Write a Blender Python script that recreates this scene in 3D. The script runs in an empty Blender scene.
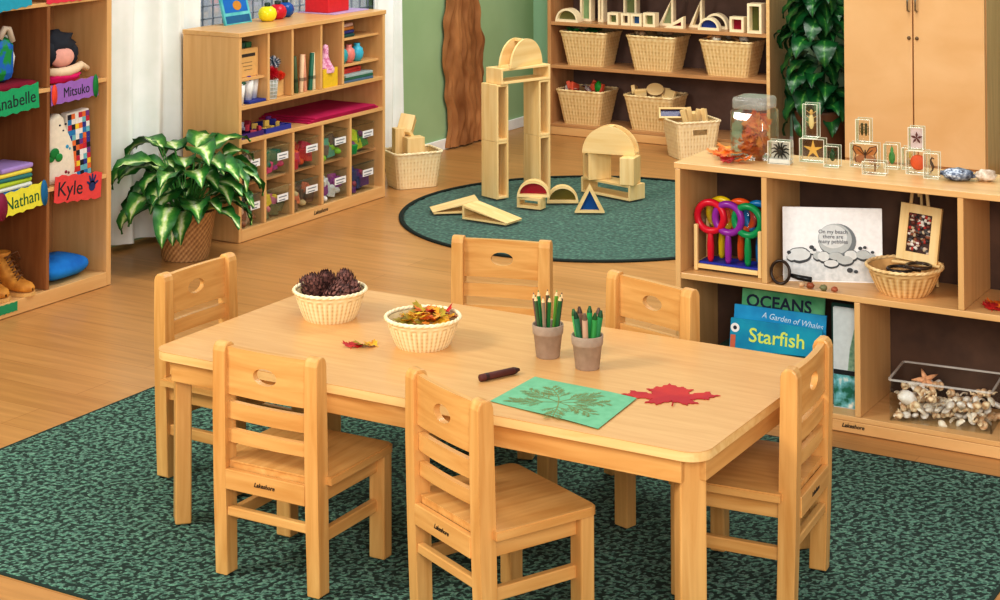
import bpy, bmesh, math, random
from math import sin, cos, pi, radians as R, sqrt, atan2
from mathutils import Vector, Matrix, Euler, noise
random.seed(7)
sc = bpy.context.scene
COL = sc.collection

# ------------------------------------------------------------------ materials
def lin(h):
    if isinstance(h, str):
        h = h.lstrip('#'); c = [int(h[i:i+2], 16)/255 for i in (0, 2, 4)]
    else: c = [v/255 for v in h]
    return tuple((v/12.92 if v <= .04045 else ((v+.055)/1.055)**2.4) for v in c) + (1,)

def newmat(name):
    m = bpy.data.materials.new(name); m.use_nodes = True
    nt = m.node_tree; nt.nodes.clear()
    out = nt.nodes.new('ShaderNodeOutputMaterial'); b = nt.nodes.new('ShaderNodeBsdfPrincipled')
    nt.links.new(b.outputs[0], out.inputs[0])
    return m, nt, b, out

def M(name, c1, c2=None, scale=20, rough=.55, bump=0, stretch=(1, 1, 1), metal=0, detail=3, lo=.35, hi=.65, spec=.4, sheen=0, coat=0, c3=None, dist=0, rnd=0):
    m, nt, b, out = newmat(name)
    b.inputs['Roughness'].default_value = rough; b.inputs['Metallic'].default_value = metal
    b.inputs['Specular IOR Level'].default_value = spec
    b.inputs['Coat Weight'].default_value = coat; b.inputs['Coat Roughness'].default_value = .15
    b.inputs['Sheen Weight'].default_value = sheen
    if c2 is None: c2 = tuple(max(0, v-10) for v in c1)
    tc = nt.nodes.new('ShaderNodeTexCoord'); mp = nt.nodes.new('ShaderNodeMapping')
    mp.inputs['Scale'].default_value = stretch
    nt.links.new(tc.outputs['Object'], mp.inputs[0])
    if rnd:
        oi = nt.nodes.new('ShaderNodeObjectInfo'); mu = nt.nodes.new('ShaderNodeMath'); mu.operation = 'MULTIPLY'; mu.inputs[1].default_value = 37
        nt.links.new(oi.outputs['Random'], mu.inputs[0]); nt.links.new(mu.outputs[0], mp.inputs['Location'])
    n = nt.nodes.new('ShaderNodeTexNoise'); n.inputs['Scale'].default_value = scale; n.inputs['Detail'].default_value = detail
    n.inputs['Distortion'].default_value = dist
    nt.links.new(mp.outputs[0], n.inputs['Vector'])
    r = nt.nodes.new('ShaderNodeValToRGB'); e = r.color_ramp.elements
    e[0].position = lo; e[0].color = lin(c2); e[1].position = hi; e[1].color = lin(c1)
    if c3 is not None:
        x = e.new(1.0 if hi < .98 else .99); x.color = lin(c3); x.position = min(1, hi+.15)
    nt.links.new(n.outputs['Fac'], r.inputs[0]); nt.links.new(r.outputs[0], b.inputs['Base Color'])
    if bump:
        bp = nt.nodes.new('ShaderNodeBump'); bp.inputs['Strength'].default_value = bump; bp.inputs['Distance'].default_value = .01
        nt.links.new(n.outputs['Fac'], bp.inputs['Height']); nt.links.new(bp.outputs[0], b.inputs['Normal'])
    return m

def wood(name, c1, c2, axis='x', rough=.38, k=1.0, coat=.1):
    st = {'x': (1.3, 16, 16), 'y': (16, 1.3, 16), 'z': (16, 16, 1.3)}[axis]
    return M(name, c1, c2, scale=2.6*k, rough=rough, stretch=st, detail=5, lo=.3, hi=.72, dist=.6, coat=coat, rnd=1)

def plain(name, c, rough=.5, **k): return M(name, c, tuple(max(0, int(v*.93)) for v in (lin_ if False else c)), scale=30, rough=rough, **k)

def colattr(name, cols, rough=.6, attr='Col', bump=0):
    """ramp over a vertex attribute (weave with crevice shade put into the colour, or leaf veins)"""
    m, nt, b, out = newmat(name)
    a = nt.nodes.new('ShaderNodeAttribute'); a.attribute_name = attr
    sp = nt.nodes.new('ShaderNodeSeparateColor'); nt.links.new(a.outputs['Color'], sp.inputs[0])
    r = nt.nodes.new('ShaderNodeValToRGB'); els = r.color_ramp.elements
    while len(els) < len(cols): els.new(.5)
    for e, (p, c) in zip(els, cols): e.position = p; e.color = lin(c)
    tc = nt.nodes.new('ShaderNodeTexCoord'); n = nt.nodes.new('ShaderNodeTexNoise'); n.inputs['Scale'].default_value = 45
    nt.links.new(tc.outputs['Object'], n.inputs['Vector'])
    ad = nt.nodes.new('ShaderNodeMath'); ad.operation = 'MULTIPLY_ADD'; ad.inputs[1].default_value = .5; 
    sb = nt.nodes.new('ShaderNodeMath'); sb.operation = 'SUBTRACT'; sb.inputs[1].default_value = .25
    nt.links.new(n.outputs['Fac'], ad.inputs[0]); nt.links.new(sp.outputs['Red'], ad.inputs[2]); nt.links.new(ad.outputs[0], sb.inputs[0])
    nt.links.new(sb.outputs[0], r.inputs[0]); nt.links.new(r.outputs[0], b.inputs['Base Color'])
    b.inputs['Roughness'].default_value = rough
    return m

def clear(name, tint=(245, 250, 250), refl=.12, rough=.06, k_=.5):
    m, nt, b, out = newmat(name); nt.nodes.remove(b)
    t = nt.nodes.new('ShaderNodeBsdfTransparent'); t.inputs[0].default_value = lin(tint)
    g = nt.nodes.new('ShaderNodeBsdfGlossy'); g.inputs['Roughness'].default_value = rough
    fr = nt.nodes.new('ShaderNodeLayerWeight'); fr.inputs[0].default_value = .25
    mr = nt.nodes.new('ShaderNodeMath'); mr.operation = 'MULTIPLY_ADD'; mr.inputs[1].default_value = k_; mr.inputs[2].default_value = refl*.5
    nt.links.new(fr.outputs['Fresnel'], mr.inputs[0])
    mx = nt.nodes.new('ShaderNodeMixShader'); nt.links.new(mr.outputs[0], mx.inputs[0])
    nt.links.new(t.outputs[0], mx.inputs[1]); nt.links.new(g.outputs[0], mx.inputs[2]); nt.links.new(mx.outputs[0], out.inputs[0])
    return m

W = {}
for ax in 'xyz':
    W['chair_'+ax] = wood('honey_maple_'+ax, (229, 180, 112), (205, 148, 80), ax)
    W['shelf_'+ax] = wood('shelf_maple_'+ax, (232, 188, 130), (218, 170, 110), ax, k=.8)
    W['block_'+ax] = wood('pale_block_wood_'+ax, (248, 220, 164), (234, 198, 134), ax, k=.8, coat=0, rough=.5)
    W['dim_'+ax] = wood('warm_brown_maple_'+ax, (208, 160, 110), (186, 136, 88), ax, k=.8)
W['top'] = wood('table_top_maple', (224, 178, 118), (213, 162, 102), 'x', rough=.33, k=1.6)
W['edge'] = wood('table_edge_light', (245, 212, 152), (228, 186, 120), 'x')
W['lightedge'] = wood('light_ply_edge', (243, 208, 150), (226, 182, 120), 'y')
W['back'] = M('dark_back_panel', (98, 72, 56), (80, 58, 46), scale=12, rough=.8)
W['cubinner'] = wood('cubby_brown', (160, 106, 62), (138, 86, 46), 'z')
W['dark'] = M('dark_ink', (40, 30, 25), (30, 22, 18), scale=40)
W['white'] = M('white_paper', (246, 246, 244), (238, 238, 238), scale=20, rough=.7)
W['black'] = M('black_plastic', (28, 26, 26), (18, 18, 18), scale=20, rough=.3)
W['metal'] = M('brushed_metal', (170, 165, 155), (140, 135, 125), scale=40, rough=.3, metal=.9)
W['clear'] = clear('clear_plastic', (254, 255, 255), .02, .06, .18)
W['glass'] = clear('window_glass', (250, 253, 255), .08, .02)
W['jar'] = clear('jar_plastic', (251, 252, 251), .18)
W['acryl'] = clear('clear_acrylic', (253, 254, 252), .16)
W['wicker'] = colattr('pale_wicker', [(0, (168, 128, 76)), (.45, (224, 190, 132)), (1, (250, 228, 178))])
W['wickerW'] = colattr('cream_wicker', [(0, (196, 160, 110)), (.4, (240, 216, 166)), (1, (255, 240, 204))])
W['wickerR'] = colattr('honey_wicker', [(0, (170, 120, 66)), (.45, (226, 184, 122)), (1, (250, 220, 166))])
W['wickerB'] = colattr('brown_wicker', [(0, (92, 58, 32)), (.45, (172, 122, 74)), (1, (216, 172, 118))])
W['leafH'] = colattr('variegated_leaf', [(0, (244, 248, 224)), (.20, (196, 222, 140)), (.36, (84, 150, 60)), (.62, (44, 116, 44)), (1, (24, 80, 36))], rough=.35)
W['leafP'] = colattr('dark_green_leaf', [(0, (96, 156, 70)), (.12, (34, 104, 44)), (.6, (18, 78, 36)), (1, (12, 56, 30))], rough=.3)
CM = {}
def cm(c, rough=.5, **k):
    key = (tuple(c), rough)
    if key not in CM: CM[key] = M('tone_%02x%02x%02x' % tuple(c), c, tuple(int(v*.965) for v in c), scale=60, rough=rough, **k)
    return CM[key]
def tint(c, a=.55):
    m, nt, b, out = newmat('tinted_sheet_%d_%d_%d' % tuple(c))
    b.inputs['Base Color'].default_value = lin(c); b.inputs['Roughness'].default_value = .15
    b.inputs['Alpha'].default_value = a; return m

# ------------------------------------------------------------------ mesh builder
class MB:
    def __init__(s): s.v = []; s.f = []; s.m = []; s.c = {}; s.mats = []; s.sm = []
    def mi(s, m):
        if m is None: return 0
        if m not in s.mats: s.mats.append(m)
        return s.mats.index(m)
    def add(s, vs, fs, m=None, T=None, smooth=False, cols=None):
        o = len(s.v); k = s.mi(m)
        for i, p in enumerate(vs):
            s.v.append(tuple(T @ Vector(p)) if T is not None else tuple(p))
            if cols is not None: s.c[o+i] = cols[i]
        for f in fs: s.f.append([o+i for i in f]); s.m.append(k); s.sm.append(smooth)
        return s
    def box(s, x0, x1, y0, y1, z0, z1, m=None, T=None, b=0):
        if b:
            b = min(b, (x1-x0)*.45, (y1-y0)*.45, (z1-z0)*.45)
            bm = bmesh.new(); bmesh.ops.create_cube(bm, size=1)
            for v in bm.verts: v.co = Vector(((x0+x1)/2+v.co.x*(x1-x0), (y0+y1)/2+v.co.y*(y1-y0), (z0+z1)/2+v.co.z*(z1-z0)))
            bmesh.ops.bevel(bm, geom=bm.edges[:], offset=b, segments=2, profile=.5, affect='EDGES')
            return s.bm(bm, m, T)
        vs = [(x, y, z) for z in (z0, z1) for y in (y0, y1) for x in (x0, x1)]
        return s.add(vs, [(0, 2, 3, 1), (4, 5, 7, 6), (0, 1, 5, 4), (2, 6, 7, 3), (0, 4, 6, 2), (1, 3, 7, 5)], m, T)
    def bm(s, bm, m=None, T=None, smooth=False):
        bm.verts.ensure_lookup_table(); vs = [v.co.copy() for v in bm.verts]
        for i, v in enumerate(bm.verts): v.index = i
        fs = [[v.index for v in f.verts] for f in bm.faces]; bm.free()
        return s.add(vs, fs, m, T, smooth)
    def lathe(s, prof, n=32, m=None, T=None, smooth=True, cap=False, sq=0):
        vs = []; fs = []
        for r, z in prof:
            for i in range(n):
                a = 2*pi*i/n; vs.append((r*cos(a), r*sin(a), z))
        for j in range(len(prof)-1):
            for i in range(n):
                i2 = (i+1) % n; fs.append((j*n+i, j*n+i2, (j+1)*n+i2, (j+1)*n+i))
        if cap:
            fs.append(tuple(reversed(range(n)))); fs.append(tuple((len(prof)-1)*n+i for i in range(n)))
        return s.add(vs, fs, m, T, smooth)
    def prism(s, poly, t0, t1, m=None, T=None, smooth=False):
        """poly in xy, from z=t0 to z=t1"""
        n = len(poly); vs = [(x, y, t0) for x, y in poly]+[(x, y, t1) for x, y in poly]
        fs = [tuple(reversed(range(n))), tuple(range(n, 2*n))]+[(i, (i+1) % n, n+(i+1) % n, n+i) for i in range(n)]
        return s.add(vs, fs, m, T, smooth)
    def ring(s, outer, inner, t0, t1, m=None, T=None):
        """band between two loops with the same number of points"""
        n = len(outer); vs = [(x, y, t) for t in (t0, t1) for L in (outer, inner) for x, y in L]; fs = []
        for i in range(n):
            j = (i+1) % n
            fs += [(i, n+i, n+j, j), (2*n+i, 2*n+j, 3*n+j, 3*n+i), (i, j, 2*n+j, 2*n+i), (n+i, 3*n+i, 3*n+j, n+j)]
        return s.add(vs, fs, m, T)
    def tube(s, pts, r, n=8, m=None, T=None, closed=False, smooth=True):
        P = [Vector(p) for p in pts]; k = len(P); vs = []; fs = []
        rr = r if isinstance(r, (list, tuple)) else [r]*k
        up = Vector((0, 0, 1)); px = None
        for i in range(k):
            if closed: d = P[(i+1) % k]-P[i-1]
            else: d = P[min(i+1, k-1)]-P[max(i-1, 0)]
            d.normalize()
            if px is None:
                a = d.cross(up)
                if a.length < .05: a = d.cross(Vector((1, 0, 0)))
            else: a = px-d*px.dot(d)
            a.normalize(); px = a; b = d.cross(a)
            for j in range(n):
                t = 2*pi*j/n; vs.append(P[i]+(a*cos(t)+b*sin(t))*rr[i])
        for i in range(k if closed else k-1):
            i2 = (i+1) % k
            for j in range(n):
                j2 = (j+1) % n; fs.append((i*n+j, i*n+j2, i2*n+j2, i2*n+j))
        if not closed: fs.append(tuple(reversed(range(n)))); fs.append(tuple((k-1)*n+j for j in range(n)))
        return s.add(vs, fs, m, T, smooth)
    def ball(s, c, r, n=10, m=None, T=None, jit=0, seed=0):
        rx, ry, rz = r if isinstance(r, (tuple, list)) else (r, r, r); vs = []; fs = []
        k = max(4, n//2+1)
        for j in range(k+1):
            p = pi*j/k
            for i in range(n):
                a = 2*pi*i/n; d = Vector((sin(p)*cos(a), sin(p)*sin(a), -cos(p)))
                q = 1+(jit*noise.noise(d*2.1+Vector((seed*3.7, seed, 0))) if jit else 0)
                vs.append((c[0]+d.x*rx*q, c[1]+d.y*ry*q, c[2]+d.z*rz*q))
        for j in range(k):
            for i in range(n):
                i2 = (i+1) % n; fs.append((j*n+i, j*n+i2, (j+1)*n+i2, (j+1)*n+i))
        return s.add(vs, fs, m, T, True)
    def build(s, name, mat=None, parent=None, loc=(0, 0, 0), rot=(0, 0, 0), kind=None, label=None):
        me = bpy.data.meshes.new(name)
        me.from_pydata(s.v, [], s.f)
        mats = s.mats if s.mats else [mat]
        if mat is not None and mat not in mats: mats = [mat]+mats if not s.mats else mats
        for m in mats: me.materials.append(m)
        me.polygons.foreach_set('material_index', s.m); me.polygons.foreach_set('use_smooth', s.sm)
        if s.c:
            at = me.color_attributes.new('Col', 'FLOAT_COLOR', 'POINT')
            for i in range(len(s.v)):
                c = s.c.get(i, .5); at.data[i].color = (c, c, c, 1) if not isinstance(c, tuple) else (*c, 1)
        me.update()
        bm = bmesh.new(); bm.from_mesh(me); bmesh.ops.recalc_face_normals(bm, faces=bm.faces); bm.to_mesh(me); bm.free()
        o = bpy.data.objects.new(name, me); COL.objects.link(o)
        o.location = loc; o.rotation_euler = rot
        if parent is not None: o.parent = parent
        if kind: o['kind'] = kind
        if label: o['label'] = label
        return o

def thing(name, label, cat, loc=(0, 0, 0), rotz=0, group=None, rot=None):
    o = bpy.data.objects.new(name, None); COL.objects.link(o); o.empty_display_size = .05
    o.location = loc; o.rotation_euler = rot if rot is not None else (0, 0, rotz)
    o['label'] = label; o['category'] = cat
    if group: o['group'] = group
    return o
def tag(o, label, cat, group=None, kind=None):
    o['label'] = label; o['category'] = cat
    if group: o['group'] = group
    if kind: o['kind'] = kind
    return o
def struct(o): o['kind'] = 'structure'; return o
def dup(root, loc, rot=None, label=None, group=None):
    r = root.copy(); COL.objects.link(r); r.location = loc
    if rot is not None: r.rotation_euler = rot if isinstance(rot, (tuple, list)) else (0, 0, rot)
    if label: r['label'] = label
    if group: r['group'] = group
    for ch in list(root.children):
        c = ch.copy(); COL.objects.link(c); c.parent = r
        for g in ch.children:
            d = g.copy(); COL.objects.link(d); d.parent = c
    return r
def text(name, s, size, mat, parent, loc, rot, extrude=.0003, shear=0, bold=0, width=1, align='CENTER'):
    cu = bpy.data.curves.new('t', 'FONT'); cu.body = s; cu.size = size; cu.extrude = extrude; cu.shear = shear; cu.offset = bold
    cu.align_x = align; cu.align_y = 'CENTER'; cu.resolution_u = 3; cu.space_line = .9
    t = bpy.data.objects.new('t', cu); COL.objects.link(t)
    dg = bpy.context.evaluated_depsgraph_get(); me = bpy.data.meshes.new_from_object(t.evaluated_get(dg))
    bpy.data.objects.remove(t); me.name = name; me.materials.clear(); me.materials.append(mat)
    o = bpy.data.objects.new(name, me); COL.objects.link(o); o.location = loc; o.rotation_euler = rot; o.scale = (width, 1, 1)
    if parent is not None: o.parent = parent
    return o
FY = (pi/2, 0, 0)         # faces -y
FX = (pi/2, 0, pi/2)      # faces +x
def TR(x=0, y=0, z=0, rx=0, ry=0, rz=0): return Matrix.Translation((x, y, z)) @ Euler((rx, ry, rz)).to_matrix().to_4x4()
def rrect(w, d, r, n=5):
    pts = []
    for cx, cy, a0 in ((w/2-r, d/2-r, 0), (-w/2+r, d/2-r, pi/2), (-w/2+r, -d/2+r, pi), (w/2-r, -d/2+r, 3*pi/2)):
        for i in range(n+1):
            a = a0+pi/2*i/n; pts.append((cx+r*cos(a), cy+r*sin(a)))
    return pts

# ------------------------------------------------------------------ camera (shift lens, as the photo has near-parallel verticals)
C = Vector((2.3679, -3.9502, 1.8043)); th = -.53044; pt = -.02614; ro = -.00248
Rv = Vector((cos(th), -sin(th), 0)); Fv0 = Vector((sin(th), cos(th), 0)); U0 = Vector((0, 0, 1))
Fv = Fv0*cos(pt)-U0*sin(pt); Uv = Fv0*sin(pt)+U0*cos(pt)
X = Rv*cos(ro)+Uv*sin(ro); Y = -Rv*sin(ro)+Uv*cos(ro)
cam = bpy.data.cameras.new('camera'); co = bpy.data.objects.new('camera', cam); COL.objects.link(co)
mw = Matrix((( X.x, Y.x, -Fv.x, C.x), (X.y, Y.y, -Fv.y, C.y), (X.z, Y.z, -Fv.z, C.z), (0, 0, 0, 1)))
co.matrix_world = mw
cam.sensor_width = 36; cam.lens = 1783.05*36/1000; cam.shift_y = -.51984; cam.clip_end = 60
sc.camera = co

# ------------------------------------------------------------------ light
w = bpy.data.worlds.new('room_light'); sc.world = w; w.use_nodes = True
bg = w.node_tree.nodes['Background']; bg.inputs[0].default_value = (1, .985, .96, 1); bg.inputs[1].default_value = .76
def area(name, loc, tgt, size, power, col=(1, 1, 1)):
    l = bpy.data.lights.new(name, 'AREA'); l.energy = power; l.size = size; l.color = col
    o = bpy.data.objects.new(name, l); COL.objects.link(o); o.location = loc
    o.rotation_euler = (Vector(tgt)-Vector(loc)).to_track_quat('-Z', 'Y').to_euler(); return o
area('key_softbox', (-2.6, -3.4, 3.6), (0, .5, .3), 1.3, 165, (1, .97, .92))
area('fill_softbox', (3.0, -4.4, 2.5), (-.6, 2.2, .4), 2.0, 175, (1, .97, .93))
area('room_softbox', (-.6, 2.9, 3.6), (-1.6, 4, 0), 1.8, 92, (1, .97, .92))
sc.view_settings.view_transform = 'Standard'; sc.view_settings.look = 'None'; sc.view_settings.exposure = .02; sc.view_settings.gamma = .86

# ------------------------------------------------------------------ room
def floor_mat():
    m, nt, b, out = newmat('laminate_floor')
    tc = nt.nodes.new('ShaderNodeTexCoord')
    br = nt.nodes.new('ShaderNodeTexBrick'); br.inputs['Scale'].default_value = 1
    br.inputs['Brick Width'].default_value = 1.25; br.inputs['Row Height'].default_value = .16; br.inputs['Mortar Size'].default_value = .0015
    br.inputs['Color1'].default_value = lin((204, 152, 94)); br.inputs['Color2'].default_value = lin((196, 144, 86)); br.inputs['Mortar'].default_value = lin((176, 122, 68))
    br.offset = .37
    nt.links.new(tc.outputs['Object'], br.inputs['Vector'])
    mp = nt.nodes.new('ShaderNodeMapping'); mp.inputs['Scale'].default_value = (1, 14, 1)
    nt.links.new(tc.outputs['Object'], mp.inputs[0])
    n = nt.nodes.new('ShaderNodeTexNoise'); n.inputs['Scale'].default_value = 2.2; n.inputs['Detail'].default_value = 5; n.inputs['Distortion'].default_value = .8
    nt.links.new(mp.outputs[0], n.inputs['Vector'])
    r = nt.nodes.new('ShaderNodeValToRGB'); r.color_ramp.elements[0].position = .3; r.color_ramp.elements[0].color = (.66, .62, .58, 1)
    r.color_ramp.elements[1].position = .7; r.color_ramp.elements[1].color = (1.0, 1.0, 1.0, 1)
    nt.links.new(n.outputs['Fac'], r.inputs[0])
    mx = nt.nodes.new('ShaderNodeMixRGB'); mx.blend_type = 'MULTIPLY'; mx.inputs[0].default_value = .6
    nt.links.new(br.outputs['Color'], mx.inputs[1]); nt.links.new(r.outputs[0], mx.inputs[2]); nt.links.new(mx.outputs[0], b.inputs['Base Color'])
    b.inputs['Roughness'].default_value = .33; b.inputs['Specular IOR Level'].default_value = .45
    return m
MBf = MB(); MBf.box(-3.1, 5, -6, 5.7, -.12, -.006); struct(MBf.build('floor', floor_mat()))
wallm = M('sage_green_wall', (166, 194, 150), (158, 187, 142), scale=3, rough=.85)
wallb = M('teal_green_wall', (174, 214, 182), (166, 208, 174), scale=3, rough=.85)
wy0, wy1, wz0, wz1 = 1.95, 3.95, .8, 2.1
b_ = MB(); b_.box(-3.1, -3.0, -6, wy0, -.006, 2.6).box(-3.1, -3.0, wy1, 5.7, -.006, 2.6).box(-3.1, -3.0, wy0, wy1, -.006, wz0).box(-3.1, -3.0, wy0, wy1, wz1, 2.6)
struct(b_.build('wall_left', wallm))
struct(MB().box(-3.0, 5, 5.6, 5.7, -.006, 2.6).build('wall_back', wallb))
struct(MB().box(-3.0, -2.985, 3.9, 5.6, -.006, .055, b=.004).build('baseboard_left', W['white']))
struct(MB().box(-2.985, -1.0, 5.585, 5.6, -.006, .055, b=.004).build('baseboard_back', W['white']))
fr = MB(); 
fr.box(-3.06, -2.99, wy0-.04, wy0, wz0-.04, wz1+.04).box(-3.06, -2.99, wy1, wy1+.04, wz0-.04, wz1+.04).box(-3.06, -2.99, wy0, wy1, wz0-.04, wz0).box(-3.06, -2.99, wy0, wy1, wz1, wz1+.04)
win = struct(fr.build('window_1', W['white']))
gr = MB(); y = wy0+.055
while y < wy1-.02: gr.box(-3.045, -3.037, y-.0028, y+.0028, wz0, wz1); y += .075
z = wz0+.05
while z < wz1-.02: gr.box(-3.045, -3.037, wy0, wy1, z-.0028, z+.0028); z += .06
gr.build('window_grid', cm((150, 160, 174)), win)
MB().box(-3.052, -3.049, wy0, wy1, wz0, wz1).build('window_pane', W['glass'], win)

# curtains: pleated white cloth sheets
def curtain(name, y0, y1, folds, seed, label):
    mb = MB(); n = int((y1-y0)/.008); zs = 18; vs = []; cols = []
    for j in range(zs+1):
        z = .02+2.2*j/zs
        for i in range(n+1):
            u = i/n; y = y0+(y1-y0)*u
            ph = u*folds*2*pi+.6*sin(u*5+seed)+.15*sin(z*2+seed)
            vs.append((-2.925+.03*sin(ph)+.008*sin(2.3*ph+1), y+.01*sin(z*3+u*9), z))
    fs = [(j*(n+1)+i, j*(n+1)+i+1, (j+1)*(n+1)+i+1, (j+1)*(n+1)+i) for j in range(zs) for i in range(n)]
    mb.add(vs, fs, None, None, True)
    o = mb.build(name, M('white_curtain_cloth_%d' % seed, (248, 250, 248), (240, 244, 240), scale=8, rough=.85))
    return tag(o, label, 'curtain')
curtain('curtain', 1.70, 2.36, 4.2, 1, 'white pleated curtain hanging behind the variegated leafy plant')
curtain('curtain', 3.74, 4.02, 2.5, 2, 'narrow white curtain hanging beside the basket of big wooden blocks')

# paper tree trunk on the left wall
mb = MB(); ny, nz = 60, 90; vs = []
for j in range(nz+1):
    z = .0+1.7*j/nz
    e0 = 4.56+.03*sin(z*7+1)-.06*max(0, .12-z)*4+.012*noise.noise(Vector((z*9, 0, 2)))*3
    e1 = 4.95+.035*sin(z*5+.5)+.04*max(0, .2-z)*2+.02*noise.noise(Vector((z*8, 5, 2)))*3
    for i in range(ny+1):
        u = i/ny; y = e0+(e1-e0)*u
        d = .03*sin(pi*u)**.5+.03*abs(noise.noise(Vector((u*6+.6*sin(z*3), z*1.6, 1.3))))+.022*noise.noise(Vector((u*16, z*3.5, 3)))+.012*noise.noise(Vector((u*9, z*14, 5)))
        if i in (0, ny): d = 0
        vs.append((-2.984+d, y, z+.004))
fs = [(j*(ny+1)+i, j*(ny+1)+i+1, (j+1)*(ny+1)+i+1, (j+1)*(ny+1)+i) for j in range(nz) for i in range(ny)]
mb.add(vs, fs, None, None, True)
tag(mb.build('paper_tree_trunk', M('crumpled_brown_paper', (184, 128, 78), (138, 88, 46), scale=9, rough=.8, stretch=(1, 1, .3), detail=6)),
    'brown crumpled paper tree trunk fixed to the green wall', 'tree trunk')

# ------------------------------------------------------------------ rugs
def pile_mat(name, a, b2, c, sc_=70):
    m = M(name, a, b2, scale=sc_, rough=.95, bump=.0, detail=6, lo=.40, hi=.56, c3=c, spec=.1, sheen=.2); return m
def pile(wd, dp, step, amp, seed, keep=None, f=62):
    nx, ny = int(wd/step), int(dp/step); vs = []
    for j in range(ny+1):
        for i in range(nx+1):
            x, y = -wd/2+wd*i/nx, -dp/2+dp*j/ny
            e = min(x+wd/2, wd/2-x, y+dp/2, dp/2-y)
            h = noise.noise(Vector((x*f*1.35, y*f*1.35, seed)))*1.1+noise.noise(Vector((x*f*2.1, y*f*2.1, seed+4)))*.8
            vs.append((x, y, -.003+amp*h-(0 if e > .004 else .006)))
    fs = [(j*(nx+1)+i, j*(nx+1)+i+1, (j+1)*(nx+1)+i+1, (j+1)*(nx+1)+i) for j in range(ny) for i in range(nx)]
    if keep:
        fs = [q for q in fs if all(keep(vs[k][0], vs[k][1]) for k in q)]
        used = sorted({k for q in fs for k in q}); mp = {k: n for n, k in enumerate(used)}
        vs = [vs[k] for k in used]; fs = [tuple(mp[k] for k in q) for q in fs]
    return vs, fs
rug = thing('shag_rug', 'large rectangular dark green shag rug under the wooden table', 'rug', (-1.541+1.3815, -.789+.923, 0))
vs, fs = pile(2.763, 1.846, .0062, .0042, 3)
mb = MB(); mb.add(vs, fs, None, None, True)
mb.build('pile', pile_mat('green_shag', (90, 134, 114), (54, 90, 75), (118, 162, 136), 125), rug)
p = rrect(2.772, 1.855, .01, 2)
mb = MB(); mb.prism(p, -.006, -.003); mb.build('backing', cm((34, 54, 46), .9), rug)
rr = thing('round_rug', 'round dark green play rug under the wooden block buildings', 'rug', (-1.486, 3.4745, 0))
vs, fs = pile(1.80, 1.80, .012, .0022, 9, lambda x, y: x*x+y*y < .893**2, 50)
mb = MB(); mb.add(vs, fs, None, None, True); mb.build('pile', pile_mat('green_round_pile', (62, 106, 92), (38, 76, 66), (92, 136, 118), 60), rr)
mb = MB(); mb.lathe([(.886, -.005), (.906, -.005), (.908, .0), (.904, .004), (.894, .005), (.886, .001)], 96); mb.build('binding', cm((20, 34, 30), .8), rr)

# ------------------------------------------------------------------ table
T = .45
tb = thing('activity_table', 'long rectangular maple table standing on the green shag rug', 'table', (0, 0, 0))
p = rrect(1.559, .773, .052, 8)
mb = MB(); mb.prism(p, .4485, T, W['top']); 
q = [(x*.9985, y*.9985) for x, y in p]
mb.prism(q, .4275, .4485, W['edge']); mb.build('tabletop', None, tb)
for (x0, x1, y0, y1) in ((-.722, .722, -.371, -.353), (-.722, .722, .353, .371), (-.762, -.744, -.33, .33), (.744, .762, -.33, .33)):
    MB().box(x0, x1, y0, y1, .373, .4275, b=.002).build('apron', W['chair_x'] if x1-x0 > .1 else W['chair_y'], tb)
for sx in (-1, 1):
    for sy in (-1, 1):
        a = atan2(sy, sx)
        mb = MB(); mb.box(-.021, .021, -.031, .031, .002, .4275, b=.004)
        mb.build('leg', W['chair_z'], tb, (sx*.722, sy*.325, 0), (0, 0, a))

# ------------------------------------------------------------------ chairs
cw, cd, ch, cs = .309, .293, .560, .2775
lw, ld = .0375, .042
def bowed(x0, x1, z0, z1, y, t, bow, hole=None, n=14):
    """bowed board; centre pushed back (towards -y)"""
    mb = MB(); yb = lambda x: y-bow*(1-((2*(x-x0)/(x1-x0))-1)**2)
    if not hole:
        vs = []; 
        for i in range(n+1):
            x = x0+(x1-x0)*i/n; yy = yb(x)
            vs += [(x, yy, z0), (x, yy, z1), (x, yy+t, z1), (x, yy+t, z0)]
        fs = [(4*i+a, 4*i+4+a, 4*i+4+(a+1) % 4, 4*i+(a+1) % 4) for i in range(n) for a in range(4)]
        fs += [(3, 2, 1, 0), tuple(4*n+a for a in range(4))]
        return mb.add(vs, fs)
    # ring of quads between rectangle outline and slot outline
    hx, hz, hw, hh = hole; k = 40; out = []; inn = []
    for i in range(k):
        a = 2*pi*i/k+pi/k; c, s_ = cos(a), sin(a)
        # stadium slot
        r = hh/2; L = 0
        ix = hx+hw/2*c; iz = hz+r*s_
        inn.append((ix, iz))
        A, B = (x1-x0)/2, (z1-z0)/2
        sf = min(A/max(abs(c), 1e-6), B/max(abs(s_), 1e-6)); out.append(((x0+x1)/2+c*sf, (z0+z1)/2+s_*sf))
    mid = [((o[0]+i_[0])/2, (o[1]+i_[1])/2) for o, i_ in zip(out, inn)]
    # snap nearest outline points to the corners
    for cx, cz in ((x0, z0), (x1, z0), (x0, z1), (x1, z1)):
        j = min(range(k), key=lambda q_: (out[q_][0]-cx)**2+(out[q_][1]-cz)**2); out[j] = (cx, cz)
    loops = [out, mid, inn]; vs = []
    for dy in (0, t):
        for L_ in loops:
            for x, z in L_: vs.append((x, yb(x)+dy, z))
    fs = []; F = 3*k
    for i in range(k):
        j = (i+1) % k
        for l in (0, 1):
            fs.append((l*k+i, l*k+j, (l+1)*k+j, (l+1)*k+i)); fs.append((F+l*k+i, F+(l+1)*k+i, F+(l+1)*k+j, F+l*k+j))
        fs.append((i, F+i, F+j, j)); fs.append((2*k+i, 2*k+j, F+2*k+j, F+2*k+i))
    return mb.add(vs, fs)
def lean(z): return .013*(1-(1-z/ch)**1.5)
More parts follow.
